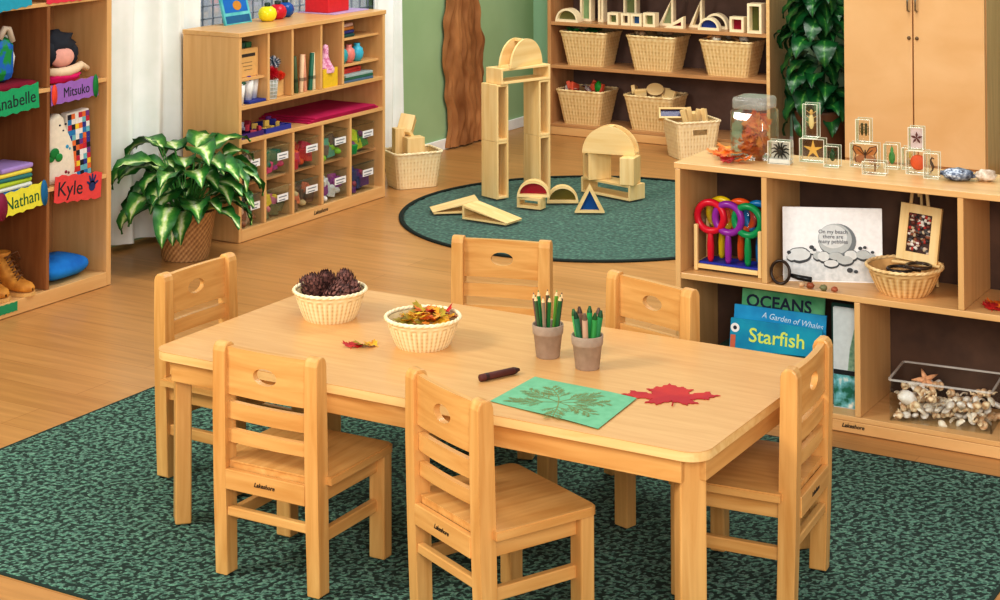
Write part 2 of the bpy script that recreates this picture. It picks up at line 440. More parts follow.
def make_chair():
    t = thing('child_chair', '', 'chair')
    for s in (-1, 1):
        x = s*(cw/2-lw/2); mb = MB()
        # rear post: slightly leaning above the seat, rounded top
        prof = [(y_-lean(z_), z_) for y_, z_ in ((-cd/2, .002), (-cd/2, .2), (-cd/2, .4), (-cd/2, ch-.020), (-cd/2+.004, ch-.009), (-cd/2+.011, ch-.002), (-cd/2+.021, ch), (-cd/2+ld-.011, ch-.002), (-cd/2+ld-.004, ch-.009), (-cd/2+ld, ch-.020), (-cd/2+ld, .4), (-cd/2+ld, .2), (-cd/2+ld, .002))]
        bm = bmesh.new(); A = [bm.verts.new((-lw/2, a, b)) for a, b in prof]; B = [bm.verts.new((lw/2, a, b)) for a, b in prof]
        bm.faces.new(A); bm.faces.new(list(reversed(B))); k = len(prof)
        for i in range(k): bm.faces.new((A[i], B[i], B[(i+1) % k], A[(i+1) % k]))
        ed = [e for e in bm.edges if abs(e.verts[0].co.x-e.verts[1].co.x) < 1e-6]
        bmesh.ops.bevel(bm, geom=ed, offset=.004, segments=2, profile=.5, affect='EDGES')
        mb.bm(bm); mb.build('rear_leg', W['chair_z'], t, (x, 0, 0))
        MB().box(-.0225, .0225, -.0185, .0185, .002, cs-.019, b=.004).build('front_leg', W['chair_z'], t, (s*(cw/2+.010-.0225), cd/2-.0175, 0))
        xs = s*(cw/2-.020)
        MB().box(xs-.009, xs+.009, -cd/2+ld-.022, cd/2-.035, .214, cs-.019, b=.002).build('seat_apron', W['chair_y'], t)
        MB().box(xs-.009, xs+.009, -cd/2+ld-.012, cd/2-.035, .117, .147, b=.003).build('stretcher', W['chair_y'], t)
    xi = cw/2-lw
    bowed(-xi, xi, .438, .551, -cd/2+.010-lean(0.490), .016, .006, (0, .494, .070, .040)).build('top_rail', W['chair_x'], t)
    bowed(-xi, xi, .379, .419, -cd/2+.012-lean(0.399), .015, .006).build('back_slat', W['chair_x'], t)
    bowed(-xi, xi, .322, .353, -cd/2+.013-lean(0.338), .015, .005).build('back_slat', W['chair_x'], t)
    ap = MB().box(-xi, xi, -cd/2-.010, -cd/2+.006, .212, .260, b=.002).build('back_apron', W['chair_x'], t)
    text('lettering', 'Lakeshore', .0145, W['dark'], ap, (0, -cd/2-.0105, .237), FY, shear=.3, bold=.0003)
    MB().box(-xi, xi, -cd/2-.002, -cd/2+.016, .146, .168, b=.003).build('stretcher', W['chair_x'], t)
    MB().box(-xi, xi, cd/2-.030, cd/2-.012, .214, cs-.019, b=.002).build('seat_apron', W['chair_x'], t)
    x1, y0, y1, r = cw/2+.015, -cd/2+ld-.016, cd/2+.010, .022
    xn = cw/2-lw-.001
    poly = [(-x1, y0), (-xn, y0), (-xn, -cd/2+.008), (xn, -cd/2+.008), (xn, y0), (x1, y0), (x1, y1-r)]
    poly += [(x1-r+r*cos(a), y1-r+r*sin(a)) for a in (R(22), R(45), R(67))]+[(x1-r, y1), (-x1+r, y1)]
    poly += [(-x1+r+r*cos(a), y1-r+r*sin(a)) for a in (R(112), R(135), R(157))]+[(-x1, y1-r)]
    mb = MB(); mb.prism(poly, cs-.019, cs-.003); mb.prism([(x*.985, y if abs(y-y0) < 1e-6 else y-.003) for x, y in poly], cs-.003, cs)
    mb.build('seat', W['chair_y'], t)
    return t
chair = make_chair()
def place(o_, ang, off=(0, 0)):
    a = R(ang); d = Vector((cos(a), sin(a))); n = Vector((-sin(a), cos(a)))
    p_ = Vector(o_)+d*cw/2+n*cd/2; return (p_.x, p_.y, 0), a
spots = [((-.439, -.5365), .7, 'child sized maple chair at front left of the table with its back to the camera'),
         ((.0838, -.4767), -25.7, 'child sized maple chair turned at an angle at the middle of the near table side'),
         ((-.9875, .1942), -91.4, 'child sized maple chair at the far left end of the table'),
         ((.8601, -.0653), 94.8, 'child sized maple chair at the right end of the table nearest the books'),
         ((-.2355, .7919), 195.4, 'child sized maple chair behind the table nearest the round rug'),
         ((.378, .484), 164, 'child sized maple chair behind the table in front of the magnifier rack')]
for i, (o_, a_, lab) in enumerate(spots):
    loc, rz = place(o_, a_)
    if i == 0: c = chair; c.location = loc; c.rotation_euler = (0, 0, rz); c['label'] = lab; c['group'] = 'child chairs around the table'
    else: dup(chair, loc, rz, lab)
#@@PART2
# ------------------------------------------------------------------ things on the table
def round_basket(name, label, rt, rb, h, mat, loc, stakes=40, group=None):
    n = stakes*4; rows = 14; mb = MB(); vs = []; cols = []
    for j in range(rows+1):
        f = j/rows; r0 = rb+(rt-rb)*f**.8
        for i in range(n):
            k = cos(2*pi*i/4); band = 1 if f > .72 else 0
            if band: w_ = cos(pi*i/4+pi*j)*.5+.5*cos(pi*j)
            else: w_ = cos(2*pi*i/4)*.8+.2*cos(pi*j)
            r = r0+.0016*w_; a = 2*pi*i/n; vs.append((r*cos(a), r*sin(a), h*f)); cols.append(.5+.42*w_)  # vertex colour also darkens the gaps between stakes, as painted crevice shade
    fs = [(j*n+i, j*n+(i+1) % n, (j+1)*n+(i+1) % n, (j+1)*n+i) for j in range(rows) for i in range(n)]
    mb.add(vs, fs, None, None, True, cols)
    t = thing(name, label, 'basket', loc, 0, group)
    mb.build('basket_wall', mat, t)
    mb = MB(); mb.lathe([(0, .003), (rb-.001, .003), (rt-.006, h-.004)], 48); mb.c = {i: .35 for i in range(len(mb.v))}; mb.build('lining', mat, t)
    mb = MB(); N = 72
    for ph in (0, pi):
        mb.tube([((rt+.002*cos(i*pi/2+ph))*cos(2*pi*i/N), (rt+.002*cos(i*pi/2+ph))*sin(2*pi*i/N), h+.002*sin(i*pi/2+ph)) for i in range(N)], .0042, 6, closed=True)
    mb.c = {i: .8+.2*sin(i*.9) for i in range(len(mb.v))}; mb.build('rim', mat, t)
    return t
round_basket('wicker_basket', 'round cream wicker basket full of pine cones on the table', .099, .069, .078, W['wickerW'], (-.552, .092, T), 40, 'round baskets on the table')
round_basket('wicker_basket', 'round cream wicker basket full of autumn leaves on the table', .097, .067, .074, W['wickerW'], (-.187, .0, T), 40, 'round baskets on the table')
def cone_mesh():
    mb = MB(); n = 95
    mb.ball((0, 0, .032), (.014, .014, .032), 8)
    for i in range(n):
        f = i/n; a = i*2.39996; z = .004+.058*f; r = .036*(sin(pi*(.14+.80*f))**.7); el = -.15+1.2*f
        Tm = TR(0, 0, z, 0, 0, a) @ TR(0, 0, 0, 0, -el, 0); wv = .0058*(1-.5*f)
        mb.add([(.004, -wv*.5, 0), (.004, wv*.5, 0), (r*.8, wv, .001), (r*.8, -wv, .001), (r, 0, .009), (r*.78, wv*.7, -.0025), (r*.78, -wv*.7, -.0025)],
               [(0, 1, 2, 3), (3, 2, 4), (0, 6, 5, 1), (6, 4, 5), (1, 5, 2), (2, 5, 4), (0, 3, 6), (3, 4, 6)], None, Tm)
    return mb
cone = cone_mesh().build('pine_cone', M('pine_cone_brown', (150, 100, 90), (52, 30, 28), scale=90, rough=.6))
cones = [((-.584, .075), .045, .3, 0, 'leftmost tall dark pine cone standing in the wicker basket'), ((-.520, .125), .048, .1, -.3, 'right hand tall dark pine cone at the back of the wicker basket'),
         ((-.600, .140), .045, .5, .6, 'pine cone lying behind the tall left cone in the basket'), ((-.548, .060), .040, .9, 2.1, 'pine cone lying at the front of the wicker basket'),
         ((-.500, .080), .042, .9, 3.2, 'pine cone tipped against the right rim of the wicker basket'), ((-.615, .09), .036, .9, 4.0, 'reddish pine cone low at the left rim of the basket'),
         ((-.55, .11), .035, .5, 1.2, 'pine cone in the middle of the heap in the basket')]
for i, ((x, y), z, tl, az, lab) in enumerate(cones):
    o = cone if i == 0 else dup(cone, (0, 0, 0))
    o.location = (x, y, T+z+.0); o.rotation_euler = (tl, 0, az); o.scale = (1.12, 1.12, 1.12); tag(o, lab, 'pine cone', 'pine cones in the basket')

MAPLE = [(0.02, -0.02), (0.30, -0.16), (0.27, -0.04), (0.62, -0.06), (0.55, 0.05), (0.98, 0.24), (0.80, 0.29), (0.92, 0.54), (0.66, 0.47), (0.60, 0.60), (0.34, 0.40), (0.44, 0.80), (0.28, 0.74), (0.20, 0.90), (0.0, 1.14)]
BIGM = [(0.02, -0.04), (0.22, -0.16), (0.34, -0.30), (0.40, -0.16), (0.62, -0.18), (0.50, 0.02), (0.42, 0.10), (0.72, 0.16), (0.86, 0.12), (0.90, 0.28), (1.16, 0.40), (0.92, 0.50), (0.94, 0.68), (0.66, 0.58), (0.40, 0.46), (0.46, 0.70), (0.56, 0.82), (0.38, 0.84), (0.34, 1.0), (0.18, 0.98), (0.0, 1.26)]
def maple(size, curl=.12, seed=0, jag=0, MAPLE=MAPLE):
    half = []
    for i in range(len(MAPLE)-1):
        a, b = Vector(MAPLE[i]), Vector(MAPLE[i+1]); half.append(a)
        if jag:
            for q, sgn in ((.3, 1), (.5, -1), (.75, 1)):
                nrm = Vector((b.y-a.y, a.x-b.x)); half.append(a.lerp(b, q)+nrm*.22*jag*sgn)
        else: half.append(a.lerp(b, .5))
    half.append(Vector(MAPLE[-1]))
    out = [(p.x, p.y) for p in half]+[(-p.x, p.y) for p in reversed(half[:-1])]
    c = (0, .33); n = len(out); vs = [(c[0], c[1])]
    for f in (.35, .7, 1): vs += [(c[0]+(x-c[0])*f, c[1]+(y-c[1])*f) for x, y in out]
    fs = [(0, 1+i, 1+(i+1) % n) for i in range(n)]+[(1+l*n+i, 1+(l+1)*n+i, 1+(l+1)*n+(i+1) % n, 1+l*n+(i+1) % n) for l in (0, 1) for i in range(n)]
    mb = MB(); 
    V = []
    for x, y in vs:
        r2 = (x-c[0])**2+(y-c[1])**2
        V.append((x*size, (y-c[1])*size, size*(curl*(.5*r2*(1+.8*sin(3*atan2(y-c[1], x)+seed))+.35*noise.noise(Vector((x*2.3, y*2.3, seed)))))))
    mb.add(V, fs, None, None, True)
    lo = min(v[2] for v in V)
    mb.v = [(a, b, z-lo+.001) for a, b, z in mb.v]
    mb.tube([(0, -.33*size, size*.03+.001-lo), (size*.03, -.5*size, size*.02+.002-lo*.5), (size*.02, -.72*size, .002)], size*.016+.0005, 5)
    return mb
leafm = {k: M('leaf_'+k, a, b2, scale=28, rough=.6, lo=.35, hi=.6) for k, a, b2 in (('yellow', (244, 196, 44), (216, 138, 30)), ('orange', (238, 140, 40), (206, 82, 28)), ('red', (204, 44, 36), (156, 22, 26)), ('olive', (186, 160, 44), (130, 110, 30)), ('amber', (240, 170, 70), (222, 112, 50)))}
bp = []
for i in range(len(BIGM)-1):
    a, b = Vector(BIGM[i]), Vector(BIGM[i+1]); bp.append(a); nrm = Vector((b.y-a.y, a.x-b.x))
    for q, sgn in ((.35, 1), (.6, -1)): bp.append(a.lerp(b, q)+nrm*.10*sgn)
bp.append(Vector(BIGM[-1])); bp = [(p.x*.102, (p.y-.40)*.104) for p in bp]; bp += [(-x, y) for x, y in reversed(bp[:-1])]
big = MB(); big.prism(bp, .001, .0022); big.tube([(0, -.040, .002), (.004, -.060, .004), (.0, -.082, .003)], .0016, 5)
redleaf = big.build('maple_leaf', M('crimson_leaf', (178, 8, 34), (206, 48, 34), scale=8, rough=.6, lo=.3, hi=.55))
redleaf.location = (.550, -.055, T); redleaf.rotation_euler = (0, 0, R(27)); tag(redleaf, 'large flat crimson maple leaf lying on the table beside the green paper', 'leaf')
small = [maple(.032, .35, k).build('autumn_leaf', leafm['yellow']) for k in range(3)]
def put_leaf(i, loc, rot, col, lab, grp, first=[0, 0, 0], size=1):
    k = i % 3
    if first[k] == 0: o = small[k]; first[k] = 1
    else: o = small[k].copy(); COL.objects.link(o)
    if col != 'yellow' or True:
        o.data = small[k].data; 
    me_key = (k, col)
    if me_key not in LM:
        me = small[k].data.copy(); me.materials.clear(); me.materials.append(leafm[col]); LM[me_key] = me
    o.data = LM[me_key]; o.location = loc; o.rotation_euler = rot; o.scale = (size,)*3
    return tag(o, lab, 'leaf', grp)
LM = {}
cols_ = ['yellow', 'red', 'yellow', 'olive', 'yellow', 'orange', 'red', 'yellow', 'olive', 'yellow', 'amber', 'red', 'olive', 'yellow', 'orange', 'olive']
for i in range(40):
    a = i*2.4; r = .068*sqrt((i % 20+.5)/20); c_ = cols_[i % 16]
    px, py = -.187+r*cos(a), 0+r*sin(a)
    if c_ == 'red': px, py = -.165+.02*cos(a), .045+.015*sin(a)
    put_leaf(i, (px, py, T+.058+.006*(i % 3)+.010*(1-r/.07)), (random.uniform(-.25, .25), random.uniform(-.25, .25), random.uniform(0, 6)), c_,
             {'yellow': 'small yellow autumn leaf heaped in the round wicker basket', 'red': 'small red autumn leaf at the back of the round wicker basket', 'olive': 'small olive brown autumn leaf in the round wicker basket', 'orange': 'small orange autumn leaf in the round wicker basket', 'amber': 'small amber autumn leaf in the round wicker basket'}[c_],
             c_+' leaves in the table basket', size=1.12)
for i, (x, y, c_, lab) in enumerate(((-.338, -.105, 'red', 'small red leaf lying on the table between the two baskets'), (-.300, -.075, 'yellow', 'small yellow leaf lying on the table between the two baskets'), (-.318, -.092, 'olive', 'small olive leaf lying between a red and a yellow one on the table'))):
    put_leaf(i, (x, y, T+.002), (.15, .1, i*1.3+.4), c_, lab, 'loose leaves on the table', size=.95)

# pots of pencils and crayons
def pot(loc, lab):
    t = thing('plant_pot', lab, 'pot', loc, 0, 'small pots on the table')
    mb = MB(); mb.lathe([(0, .002), (.029, 0), (.030, .001), (.0365, .058), (.0382, .059), (.0392, .062), (.0404, .082), (.039, .084), (.037, .082), (.034, .05), (.028, .006), (0, .006)], 40)
    mb.build('pot_body', M('taupe_clay', (176, 154, 136), (164, 142, 124), scale=50, rough=.8), t)
    return t
pot((.145, .075, T), 'small taupe clay pot holding green and brown coloured pencils')
pot((.277, .040, T), 'small taupe clay pot holding green and brown crayons')
def pencil(c, loc, tilt, az, lab):
    t = thing('coloured_pencil', lab, 'pencil', loc, 0, 'pencils in the clay pot', rot=(-tilt*sin(az), tilt*cos(az), 0))
    MB().lathe([(.0052, 0), (.0052, .134)], 6, smooth=False, cap=True).build('shaft', cm(c, .35), t)
    MB().lathe([(.0052, .134), (.0018, .144)], 10).build('sharpened_end', cm((236, 200, 150)), t)
    MB().lathe([(.0018, .144), (.0002, .149)], 8).build('lead', cm(c, .35), t)
pc = [((46, 110, 60), 'dark green'), ((70, 64, 60), 'grey brown'), ((104, 160, 60), 'leaf green'), ((110, 88, 66), 'brown'), ((40, 130, 70), 'bright green'), ((120, 90, 90), 'mauve brown'), ((64, 96, 60), 'olive'), ((150, 130, 110), 'pale taupe'), ((40, 120, 60), 'mid green')]
for i, (c_, nm) in enumerate(pc):
    a = i*2*pi/9; pencil(c_, (.145+.018*cos(a)*(.3 if i == 8 else 1), .075+.018*sin(a), T+.014), .13, a, nm+' pencil standing in the left clay pot with its point up')
def crayon(c, loc, rot, lab, L=.116, r=.0072, grp='crayons in the clay pot'):
    t = thing('crayon', lab, 'crayon', loc, 0, grp, rot=rot)
    MB().lathe([(r*.93, 0), (r, .001), (r, L*.86)], 16, cap=True).build('wrapper', cm(c, .6), t)
    d = tuple(int(v*.62) for v in c)
    mb = MB(); mb.lathe([(r*.92, L*.86), (r*.9, L*.9), (r*.45, L*.985), (r*.4, L), (0, L)], 16); mb.build('tip', cm(d, .4), t)
    MB().lathe([(r*1.03, L*.12), (r*1.03, L*.2)], 16).build('stripe', cm(d, .5), t)
cc = [((40, 130, 70), 'green'), ((176, 132, 104), 'tan'), ((30, 150, 76), 'bright green'), ((130, 92, 70), 'brown'), ((90, 170, 90), 'light green'), ((24, 104, 62), 'dark green'), ((190, 150, 120), 'beige'), ((46, 140, 60), 'grass green')]
for i, (c_, nm) in enumerate(cc):
    a = i*2*pi/8+.3; crayon(c_, (.277+.016*cos(a), .040+.016*sin(a), T+.030), (-.17*sin(a), .17*cos(a), 0), nm+' crayon standing in the right clay pot')
crayon((96, 46, 40), (.103, -.192, T+.0095), (pi/2, 0, atan2(.113, .051)-pi/2+pi), 'thick dark brown crayon lying alone on the table', L=.118, r=.0088, grp='loose crayon')
o = bpy.data.objects['crayon.008'] if 'crayon.008' in bpy.data.objects else None

# green paper with leaf rubbing
pp = thing('green_paper', 'sheet of green paper with a brown leaf rubbing on the table', 'paper', (.351, -.219, T))
pr = MB(); nx = 16; vs = []
def pz(x, y): return .0016+.004*max(0, (x*-1-.06)/.09)**2*0+.0025*(1+sin(x*18+.5))*.5
cs4 = [(-.151, -.089), (.160, -.137), (.141, .100), (-.150, .127)]
for j in range(13):
    for i in range(nx+1):
        u, v = i/nx, j/12
        x = (1-v)*((1-u)*cs4[0][0]+u*cs4[1][0])+v*((1-u)*cs4[3][0]+u*cs4[2][0]); y = (1-v)*((1-u)*cs4[0][1]+u*cs4[1][1])+v*((1-u)*cs4[3][1]+u*cs4[2][1])
        vs.append((x, y, pz(x, y)))
pr.add(vs, [(j*(nx+1)+i, j*(nx+1)+i+1, (j+1)*(nx+1)+i+1, (j+1)*(nx+1)+i) for j in range(12) for i in range(nx)], None, None, True)
pr.build('sheet', M('mint_green_paper', (124, 190, 150), (114, 180, 140), scale=40, rough=.8), pp)
mb = MB(); rnd = random.Random(4)
def vein(x0, y0, a, L, d):
    pts = [(x0, y0)]; x, y = x0, y0
    for k in range(6):
        x += L/6*cos(a); y += L/6*sin(a); a += rnd.uniform(-.12, .12); pts.append((x, y))
        if d < 2 and k > 0:
            for sg in (-1, 1): vein(x, y, a+sg*rnd.uniform(.5, .8), L*(.42-.04*k), d+1)
    wv = .0011-.0003*d
    for (xa, ya), (xb, yb) in zip(pts, pts[1:]):
        nx_, ny_ = -(yb-ya), xb-xa; l = sqrt(nx_*nx_+ny_*ny_)+1e-9; nx_ *= wv/l; ny_ *= wv/l
        za, zb = pz(xa, ya)+.0006, pz(xb, yb)+.0006
        mb.add([(xa+nx_, ya+ny_, za), (xa-nx_, ya-ny_, za), (xb-nx_, yb-ny_, zb), (xb+nx_, yb+ny_, zb)], [(0, 1, 2, 3)])
for a_ in (1.15, .35, -.35, 2.0, 2.8, -1.1, 3.6): vein(-.005, -.02, a_, .105 if abs(a_-1.15) > .1 else .10, 0)
mb.build('leaf_rubbing', cm((138, 142, 84), .8), pp)

# ------------------------------------------------------------------ shelving furniture
def back_shelf_logo(parent, loc, rot, size=.02): text('lettering', 'Lakeshore', size, W['dark'], parent, loc, rot, shear=.3, bold=.0004)
# right hand open shelf, front on y = 1.2011
rs = thing('open_shelf', 'low open maple shelf holding the magnifiers, ocean books and shell bin', 'shelf', (-.018, 1.2011, 0))
D, L_, H = .305, 1.22, .746
def brd(par, name, x0, x1, y0, y1, z0, z1, m, b=.002): return MB().box(x0, x1, y0, y1, z0, z1, b=b).build(name, m, par)
brd(rs, 'top_panel', -.003, L_, -.002, D, H-.019, H, W['shelf_x'])
brd(rs, 'side_panel', 0, .018, 0, D, -.004, H-.0195, W['shelf_z'])
brd(rs, 'side_panel', L_-.02, L_-.002, 0, D, -.004, H-.0195, W['shelf_z'])
brd(rs, 'shelf_board', .0185, L_-.0205, .001, D-.019, .384, .403, W['shelf_x'])
brd(rs, 'shelf_board', .0185, L_-.0205, .001, D-.019, .030, .045, W['shelf_x'])
kb = brd(rs, 'base_panel', .0185, L_-.0205, -.001, .012, -.004, .0295, W['shelf_x'])
back_shelf_logo(kb, (.578, -.0018, .0165), FY, .0165)
brd(rs, 'divider', .289, .307, .002, D-.019, .4035, H-.0195, W['shelf_z'])
brd(rs, 'divider', .896, .914, .002, D-.019, .4035, H-.0195, W['shelf_z'])
brd(rs, 'divider', .583, .601, .002, D-.019, .0455, .3835, W['shelf_z'])
brd(rs, 'back_panel', .0185, L_-.0205, D-.018, D-.008, .0, H-.0195, W['back'])

# left storage shelf, front on x = -2.565, facing +x; local frame: x along the front (world y), y = depth (world -x)
ls = thing('storage_shelf', 'maple storage shelf with ten clear labelled bins and dress up supplies', 'shelf', (-2.565, 2.205, 0), pi/2)
D2, L2, H2 = .317, 1.135, .9065
brd(ls, 'top_panel', -.004, L2+.004, -.004, D2, H2-.02, H2, W['shelf_x'])
brd(ls, 'side_panel', 0, .02, 0, D2, -.004, H2-.0205, W['shelf_z'])
brd(ls, 'side_panel', L2-.02, L2, 0, D2, -.004, H2-.0205, W['shelf_z'])
brd(ls, 'shelf_board', .0205, L2-.0205, .001, D2-.012, .567, .585, W['shelf_x'])
brd(ls, 'shelf_board', .0205, L2-.0205, .001, D2-.012, .418, .436, W['shelf_x'])
kb = brd(ls, 'base_panel', .0205, L2-.0205, -.001, .014, -.004, .048, W['shelf_x'])
brd(ls, 'shelf_board', .0205, L2-.0205, .015, D2-.012, .036, .048, W['shelf_x'])
back_shelf_logo(kb, (.60, -.0018, .024), FY, .026)
for y in (2.395, 2.601, 2.826, 3.052): brd(ls, 'divider', y-2.205-.008, y-2.205+.008, .002, D2-.012, .0485, .4175, W['shelf_z'])
for y in (2.419, 2.595, 2.816, 2.990): brd(ls, 'divider', y-2.205-.008, y-2.205+.008, .002, D2-.012, .5855, H2-.0205, W['shelf_z'])
for z in (.672, .797): brd(ls, 'shelf_board', .794, L2-.0205, .025, D2-.012, z-.012, z, W['shelf_x'])
brd(ls, 'back_panel', .0205, L2-.0205, D2-.0115, D2-.002, 0, H2-.0205, W['dim_z'])

# cubby unit at the far left
cu = thing('cubby_unit', 'tall maple cubby unit at the left edge with name tags on its shelves', 'cubby', (-2.565, .45, 0), pi/2)
D3, L3, H3 = .30, .954, 1.52
brd(cu, 'side_panel', L3-.026, L3, 0, D3, -.004, H3-.02, W['shelf_z'])
brd(cu, 'side_panel', 0, .026, 0, D3, -.004, H3-.02, W['shelf_z'])
brd(cu, 'top_panel', 0, L3, 0, D3, H3-.0195, H3, W['shelf_x'])
brd(cu, 'base_panel', .0265, L3-.0265, -.001, .016, -.004, .05, W['shelf_x'])
brd(cu, 'shelf_board', .0265, L3-.0265, .0165, D3-.012, .036, .05, W['shelf_x'])
for z in (.435, .815, 1.14): brd(cu, 'shelf_board', .0265, L3-.0265, .001, D3-.012, z-.016, z, W['shelf_x'])
for z0, z1 in ((.0505, .4185), (.4355, .7985), (.8155, 1.1235), (1.1405, 1.5)):
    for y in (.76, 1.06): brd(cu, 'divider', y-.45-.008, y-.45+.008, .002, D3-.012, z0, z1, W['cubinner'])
brd(cu, 'back_panel', .0265, L3-.0265, D3-.0115, D3-.002, 0, H3-.02, W['dim_z'])

# tall bookcase against the back wall
bk = thing('bookcase', 'tall maple bookcase with dark back holding wicker baskets and window blocks', 'bookcase', (-2.736, 5.297, 0))
D4, L4, H4 = .295, 1.399, 1.2
brd(bk, 'side_panel', 0, .022, 0, D4, -.004, H4, W['dim_z']); brd(bk, 'side_panel', L4-.022, L4, 0, D4, -.004, H4, W['dim_z'])
brd(bk, 'edge_strip', L4-.021, L4-.001, -.003, -.0005, .0, H4, W['lightedge'])
brd(bk, 'top_panel', .0225, L4-.0225, 0, D4, H4-.02, H4, W['dim_x'])
brd(bk, 'base_panel', .0225, L4-.0225, -.001, .016, -.004, .042, W['shelf_x']); brd(bk, 'shelf_board', .0225, L4-.0225, .001, D4-.012, .043, .060, W['dim_x'])
for z in (.403, .656, .93): brd(bk, 'shelf_board', .0225, L4-.0225, .001, D4-.012, z-.02, z, W['dim_x'])
brd(bk, 'back_panel', .0225, L4-.0225, D4-.0115, D4-.002, 0, H4-.02, M('bookcase_dark_back', (112, 88, 78), (98, 76, 66), scale=10, rough=.85))

# tall cabinet with double doors
cb = thing('tall_cabinet', 'tall maple cabinet with two closed doors behind the low open shelf', 'cabinet', (-.848, 5.1, 0))
CW_, CD_, CH_ = .752, .46, 1.5
m_ = W['shelf_z']
brd(cb, 'cabinet_body', 0, CW_, .02, CD_, -.004, CH_, W['dim_z'])
for s_, x0, x1 in ((0, .006, CW_/2-.003), (1, CW_/2+.004, CW_-.006)):
    d = brd(cb, 'door', x0, x1, 0, .0195, .06, CH_-.02, M('cabinet_door_%d' % s_, (226, 186, 136), (216, 172, 118), scale=2.2, rough=.4, stretch=(1.2, 1, 2.2), detail=5, dist=.5, lo=.3, hi=.7), .002)
    hx = CW_/2-.020 if s_ == 0 else CW_/2+.022
    mb = MB(); mb.tube([(hx, 0, .845), (hx, -.022, .85), (hx, -.024, .9), (hx, -.022, .975), (hx, 0, .98)], .005, 8); mb.build('handle', W['metal'], d)
    mb = MB(); mb.lathe([(0, 0), (.008, 0), (.010, .004), (.010, .006)], 16, None, TR(hx, -.006, .707, -pi/2)); mb.build('lock', cm((110, 84, 54), .35), d)

# ------------------------------------------------------------------ rectangular wicker baskets
def wicker_loop(w_, d_, r, n):
    """n points, evenly spaced round a rounded rectangle, with outward normals"""
    segs = []; hw, hd = w_/2-r, d_/2-r; arc = pi*r/2
    per = 4*arc+4*hw+4*hd; out = []
    for i in range(n):
        s = per*i/n
        for kind, ln, prm in (('l', hd, ((w_/2, 0), (0, 1), (1, 0))), ('a', arc, (hw, hd, 0)), ('l', 2*hw, ((hw, d_/2), (-1, 0), (0, 1))), ('a', arc, (-hw, hd, pi/2)), ('l', 2*hd, ((-w_/2, hd), (0, -1), (-1, 0))), ('a', arc, (-hw, -hd, pi)), ('l', 2*hw, ((-hw, -d_/2), (1, 0), (0, -1))), ('a', arc, (hw, -hd, 1.5*pi)), ('l', hd, ((w_/2, -hd), (0, 1), (1, 0)))):
            if s <= ln or (kind, prm) == ('l', ((w_/2, -hd), (0, 1), (1, 0))):
                if kind == 'l': (px, py), (dx, dy), nn = prm; out.append((px+dx*s, py+dy*s, nn[0], nn[1]))
                else: a = prm[2]+s/r; out.append((prm[0]+r*cos(a), prm[1]+r*sin(a), cos(a), sin(a)))
                break
            s -= ln
    return out
def rect_basket(label, loc, rz, wt, dt, wb, db, h, mat, group, hole=False, stk=44):
    t = thing('wicker_basket', label, 'basket', loc, rz, group)
    n = stk*4; rows = 20; mb = MB(); vs = []; cols = []
    for j in range(rows+1):
        f = j/rows; L = wicker_loop(wb+(wt-wb)*f, db+(dt-db)*f, .03, n)
        for i, (x, y, nx, ny) in enumerate(L):
            w1 = cos(2*pi*i/4); w_ = w1*(.9 if (j//2) % 2 else .35)*.8+.2*cos(pi*j)
            if f > .86: w_ = .6+.4*cos(pi*i/3)
            vs.append((x+nx*.0022*w_, y+ny*.0022*w_, h*f)); cols.append(.52+.4*w_)  # weave tone carries painted shade in the gaps
    fs = []
    for j in range(rows):
        for i in range(n):
            x, y = vs[j*n+i][0], vs[j*n+i][1]
            if hole and 13 <= j <= 15 and abs(x) < .042: continue
            fs.append((j*n+i, j*n+(i+1) % n, (j+1)*n+(i+1) % n, (j+1)*n+i))
    mb.add(vs, fs, None, None, True, cols); mb.build('basket_wall', mat, t)
    mb = MB(); L0 = wicker_loop(wb-.012, db-.012, .028, 48); L1 = wicker_loop(wt-.014, dt-.014, .028, 48)
    vs = [(x, y, .004) for x, y, _, _ in L0]+[(x, y, h-.004) for x, y, _, _ in L1]
    fs = [tuple(range(48))]
    for i in range(48):
        if hole and abs(vs[i][0]) < .05: continue
        fs.append((i, (i+1) % 48, 48+(i+1) % 48, 48+i))
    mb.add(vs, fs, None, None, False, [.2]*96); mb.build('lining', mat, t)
    mb = MB(); L = wicker_loop(wt, dt, .03, 72)
    for ph in (0, pi): mb.tube([(x+nx*.003*cos(i*pi/2+ph), y+ny*.003*cos(i*pi/2+ph), h+.003*sin(i*pi/2+ph)) for i, (x, y, nx, ny) in enumerate(L)], .0055, 6, closed=True)
    mb.c = {i: .75+.25*sin(i*.9) for i in range(len(mb.v))}; mb.build('rim', mat, t)
    return t
g = 'wicker baskets on the bookcase shelves'
BK = [((-2.54, 5.43, .060), 'wicker basket on the lowest bookcase shelf holding red and white scraps', 1.0), ((-2.095, 5.43, .060), 'wicker basket on the lowest bookcase shelf behind the handled basket', 1.02),
      ((-2.515, 5.43, .403), 'wicker basket on the upper bookcase shelf with green cloth showing', 1.0), ((-2.077, 5.43, .403), 'middle wicker basket on the upper bookcase shelf holding brown stones', 1.02), ((-1.615, 5.43, .403), 'right hand wicker basket on the upper bookcase shelf holding shells', 1.04)]
for loc, lab, k in BK: rect_basket(lab, loc, 0, .306*k, .24, .238*k, .18, .195, W['wicker'], g)
rect_basket('cream wicker basket with handle slot standing on the floor behind the low shelf', (-1.705, 5.06, -.004), R(50), .265, .22, .215, .175, .20, W['wickerW'], None, hole=True)
rect_basket('cream wicker basket on the floor beside the storage shelf holding big blocks', (-2.60, 3.635, -.004), R(56), .26, .20, .22, .16, .175, W['wickerW'], None)

